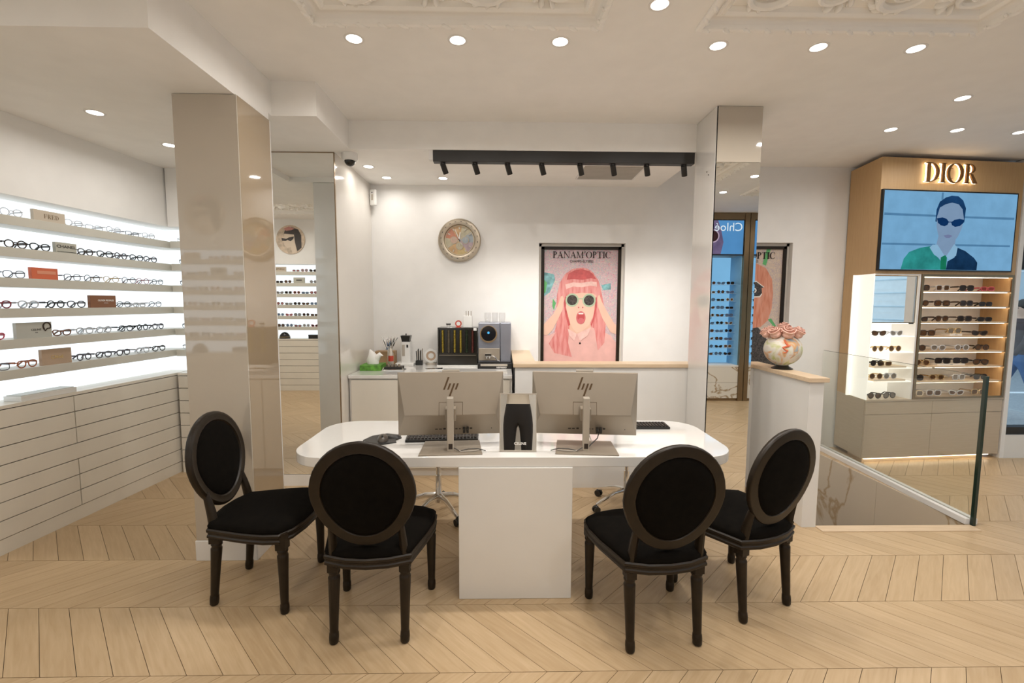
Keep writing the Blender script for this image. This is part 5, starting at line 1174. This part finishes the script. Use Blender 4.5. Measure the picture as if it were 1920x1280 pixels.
# ================================================================== BLUE-LIT BAYS ON THE REAR WALL (seen in the pillar mirror)
emitmat('bay_screen',s2l(84,142,196),1.0,.15,2.0); emitmat('bay_face',s2l(110,96,128),1.0,.3,8); emitmat('bay_lens',s2l(60,40,40),1.0,.3,8); emitmat('bay_ring',s2l(170,150,170),1.0); emitmat('bay_text',s2l(215,228,238),1.0)
mat('bay_glass',(0.55,0.72,0.85),0.1,alpha=.5)
for bi,(x0,x1,lb) in enumerate(((1.25,2.90,'bronze-framed blue-lit sunglasses bay with screen and marble drawers'),(0.0,1.15,'narrower bronze-framed blue-lit bay nearest the storefront'))):
    t = thing('display_bay',lb,'display cabinet',(5.2,-.45,0),PI); M_ = rotm(rz=PI,loc=(5.2,-.45,0))
    m = MB(); m.box(x0,-.01,2.985,x1,.48,3.09); m.box(x0-.05,-.02,0,x0+.03,.05,3.09); m.box(x1-.03,-.02,0,x1+.04,.05,3.09); m.build('bronze_frame','bronze',t)
    m = MB(); m.box(x0+.03,.0,2.41,x1-.03,.03,2.985); m.build('screen_bezel','black_plastic',t)
    m = MB(); m.box(x0+.045,-.002,2.43,x1-.045,.0,2.97); m.build('screen','bay_screen',t)
    if bi == 0:
        art(t,[('picture_face','bay_face',[(1.66,2.43),(2.3,2.43),(2.35,2.7),(2.25,2.97),(1.72,2.97),(1.66,2.8),(1.62,2.62)]),('picture_lens','bay_ring',[(1.80+.11*math.cos(2*PI*k/20),2.72+.11*math.sin(2*PI*k/20)) for k in range(20)]),('picture_lens','bay_lens',[(1.80+.09*math.cos(2*PI*k/20),2.72+.09*math.sin(2*PI*k/20)) for k in range(20)])],None or (lambda x,z:(x,z)),-.0025)
        text('Chloé',.19,'bay_text',t,1.31,-.004,2.86,align='LEFT'); text('CHLOÉ',.14,'ink_dark',t,1.78,.385,2.27,align='LEFT'); text('BOTTEGA VENETA',.10,'ink_dark',t,1.585,.385,1.39,align='LEFT')
    m = MB(); m.box(x0+.03,.39,.60,x1-.03,.40,2.41); m.build('light_panel','led_blue',t)
    m = MB(); m.box(x0+.03,.03,.60,x0+.04,.39,2.41); m.box(x1-.04,.03,.60,x1-.03,.39,2.41); m.build('niche_side','blue_niche',t)
    m = MB(); m.box(x0+.03,.0,.575,x1-.03,.45,.60); m.build('counter_ledge','white_matt',t)
    zs = [1.99,1.842,1.712,1.581,1.45,1.319,1.187,1.055,.922,.798]
    for zi,z in enumerate(zs):
        m = MB(); m.box(x0+.045,.14,z-.05,x1-.045,.385,z-.044); m.build('shelf','bay_glass',t)
        k = 0; x = x0+.13
        while x < x1-.1:
            c = ['black','dark brown','tortoise','black','cream','dark green'][(zi*2+k) % 6]
            tiny_glasses(M_ @ Matrix.Translation((x,.19,z-.044)),['square','cateye','round','rect'][(zi+k) % 4],c,'%s sunglasses on the %s shelf down of the %s blue-lit bay' % (c,ORD(zi),'wide' if bi == 0 else 'narrow'),['dark','blue','brown'][(zi+k) % 3],'sunglasses in the blue-lit bays'); x += .158; k += 1
    xm = (x0+x1)/2
    for j in range(2):
        for a,b in ((x0+.033,xm-.003),(xm+.003,x1-.033)):
            m = MB(); m.box(a,.0,.045+j*.266,b,.02,.045+j*.266+.262); m.build('drawer','marble_white',t)
    m = MB(); m.box(x0+.03,.02,.0,x1-.03,.45,.575); m.build('carcass','bronze',t)

# ================================================================== PEOPLE
def cloth_mat(name, bands, skin, hand_y):
    m = bpy.data.materials.new(name); m.use_nodes = True; MATS[name] = m; nt = m.node_tree; b = nt.nodes['Principled BSDF']; b.inputs['Roughness'].default_value = .8
    tc = nt.nodes.new('ShaderNodeTexCoord'); sp = nt.nodes.new('ShaderNodeSeparateXYZ'); nt.links.new(tc.outputs['Object'],sp.inputs[0])
    mu = nt.nodes.new('ShaderNodeMath'); mu.operation = 'MULTIPLY'; mu.inputs[1].default_value = .5; nt.links.new(sp.outputs[2],mu.inputs[0])
    rp = nt.nodes.new('ShaderNodeValToRGB'); rp.color_ramp.interpolation = 'CONSTANT'; nt.links.new(mu.outputs[0],rp.inputs[0])
    e = rp.color_ramp.elements; e[0].position = 0; e[0].color = (*bands[0][1],1); e[1].position = bands[1][0]/2; e[1].color = (*bands[1][1],1)
    for z,c in bands[2:]: k = e.new(z/2); k.color = (*c,1)
    gt = nt.nodes.new('ShaderNodeMath'); gt.operation = 'GREATER_THAN'; gt.inputs[1].default_value = hand_y; nt.links.new(sp.outputs[1],gt.inputs[0])
    g2 = nt.nodes.new('ShaderNodeMath'); g2.operation = 'GREATER_THAN'; g2.inputs[1].default_value = .6; nt.links.new(sp.outputs[2],g2.inputs[0])
    an = nt.nodes.new('ShaderNodeMath'); an.operation = 'MULTIPLY'; nt.links.new(gt.outputs[0],an.inputs[0]); nt.links.new(g2.outputs[0],an.inputs[1])
    mx = nt.nodes.new('ShaderNodeMix'); mx.data_type = 'RGBA'; nt.links.new(an.outputs[0],mx.inputs[0]); nt.links.new(rp.outputs[0],mx.inputs[6]); mx.inputs[7].default_value = (*skin,1); nt.links.new(mx.outputs[2],b.inputs['Base Color'])
def person(loc, rz, label, m_, hair, stride=0.0, hands=None):
    t = thing('person',label,'person',loc,rz)
    V = []; E = []; Rr = []
    def v(p,r,par=None):
        V.append(p); Rr.append(r if isinstance(r,tuple) else (r,r)); 
        if par is not None: E.append((par,len(V)-1))
        return len(V)-1
    pel = v((0,0,.95),(.15,.105)); wa = v((0,0,1.10),(.125,.095),pel); chs = v((0,0,1.30),(.15,.105),wa); nb = v((0,0,1.43),.06,chs); nk = v((0,.005,1.49),.052,nb); hd = v((0,.015,1.56),(.072,.088),nk); tp = v((0,.01,1.65),(.068,.08),hd); v((0,.10,1.565),.012,hd)
    for s_ in (-1,1):
        st = stride*s_
        hp = v((s_*.095,0,.84),.092,pel); kn = v((s_*.10,st*.35+.01,.49),.066,hp); an = v((s_*.10,st*.75-.01,.10+max(0,-st)*.12),.042,kn); v((s_*.105,st*.75+.13,.045),.034,an)
        sh = v((s_*.175,0,1.385),.056,chs)
        el,wr = ((s_*.25,.02,1.12),(s_*.12,.13,1.36)) if hands else ((s_*.23,-st*.4,1.12),(s_*.24,-st*.7+.08,.88))
        el = v(el,.042,sh); w_ = v(wr,.028,el); d = (Vector(wr)-Vector(V[el])).normalized(); pm = Vector(wr)+d*.06; p_ = v(tuple(pm),(.036,.018),w_)
        sd = Vector((0,1,0)).cross(d).normalized() if abs(d.y) < .9 else Vector((1,0,0))
        for k in range(4):
            q = pm+sd*(k-1.5)*.017+d*.03; a_ = v(tuple(q),.009,p_); q2 = q+d*(.03-.004*abs(k-1.5))+Vector((0,.01,0)); b_ = v(tuple(q2),.008,a_); v(tuple(q2+d*.018+Vector((0,.014,0))),.007,b_)
        q = Vector(wr)+d*.03+sd*.034*s_; a_ = v(tuple(q),.010,w_); v(tuple(q+d*.035+sd*.012*s_),.009,a_)
    me = bpy.data.meshes.new('body'); me.from_pydata(V,E,[]); o = link('body',me,t); me.materials.append(MATS[m_])
    md = o.modifiers.new('skin','SKIN'); md.use_smooth_shade = True
    for i,r in enumerate(Rr): me.skin_vertices[0].data[i].radius = r
    me.skin_vertices[0].data[0].use_root = True
    o.modifiers.new('sub','SUBSURF').levels = 1; o.modifiers['sub'].render_levels = 1
    m = MB(); m.ell((0,-.012,1.645),(.085,.098,.085),18,12); m.ell((0,-.04,1.58),(.08,.07,.09),16,10); m.build('hair',hair,t,True)
    m = MB()
    for s_ in (-1,1): m.ell((s_*.03,.098,1.60),(.012,.006,.007),8,6)
    m.build('eyes','black_plastic',t,True)
    return t
cloth_mat('clothes_dark',[(0,(0.01,0.01,0.01)),(.07,(0.012,0.010,0.010)),(1.03,(0.62,0.55,0.46)),(1.45,(0.62,0.40,0.30))],(0.62,0.40,0.30),.095)
cloth_mat('clothes_blue',[(0,(0.04,0.10,0.30)),(.07,(0.05,0.12,0.28)),(.95,(0.05,0.03,0.03)),(1.45,(0.6,0.4,0.3))],(0.6,0.4,0.3),5)
mat('hair_dark',(0.02,0.014,0.01),0.6)
person((0.0,-.275,0),0,'person in black trousers and a beige top, seen in the small desk mirror','clothes_dark','hair_dark',hands=True)
person((7.28,6.25,-.02),R(80),'pedestrian in blue jeans walking past outside the glass','clothes_blue','hair_dark',stride=.35)
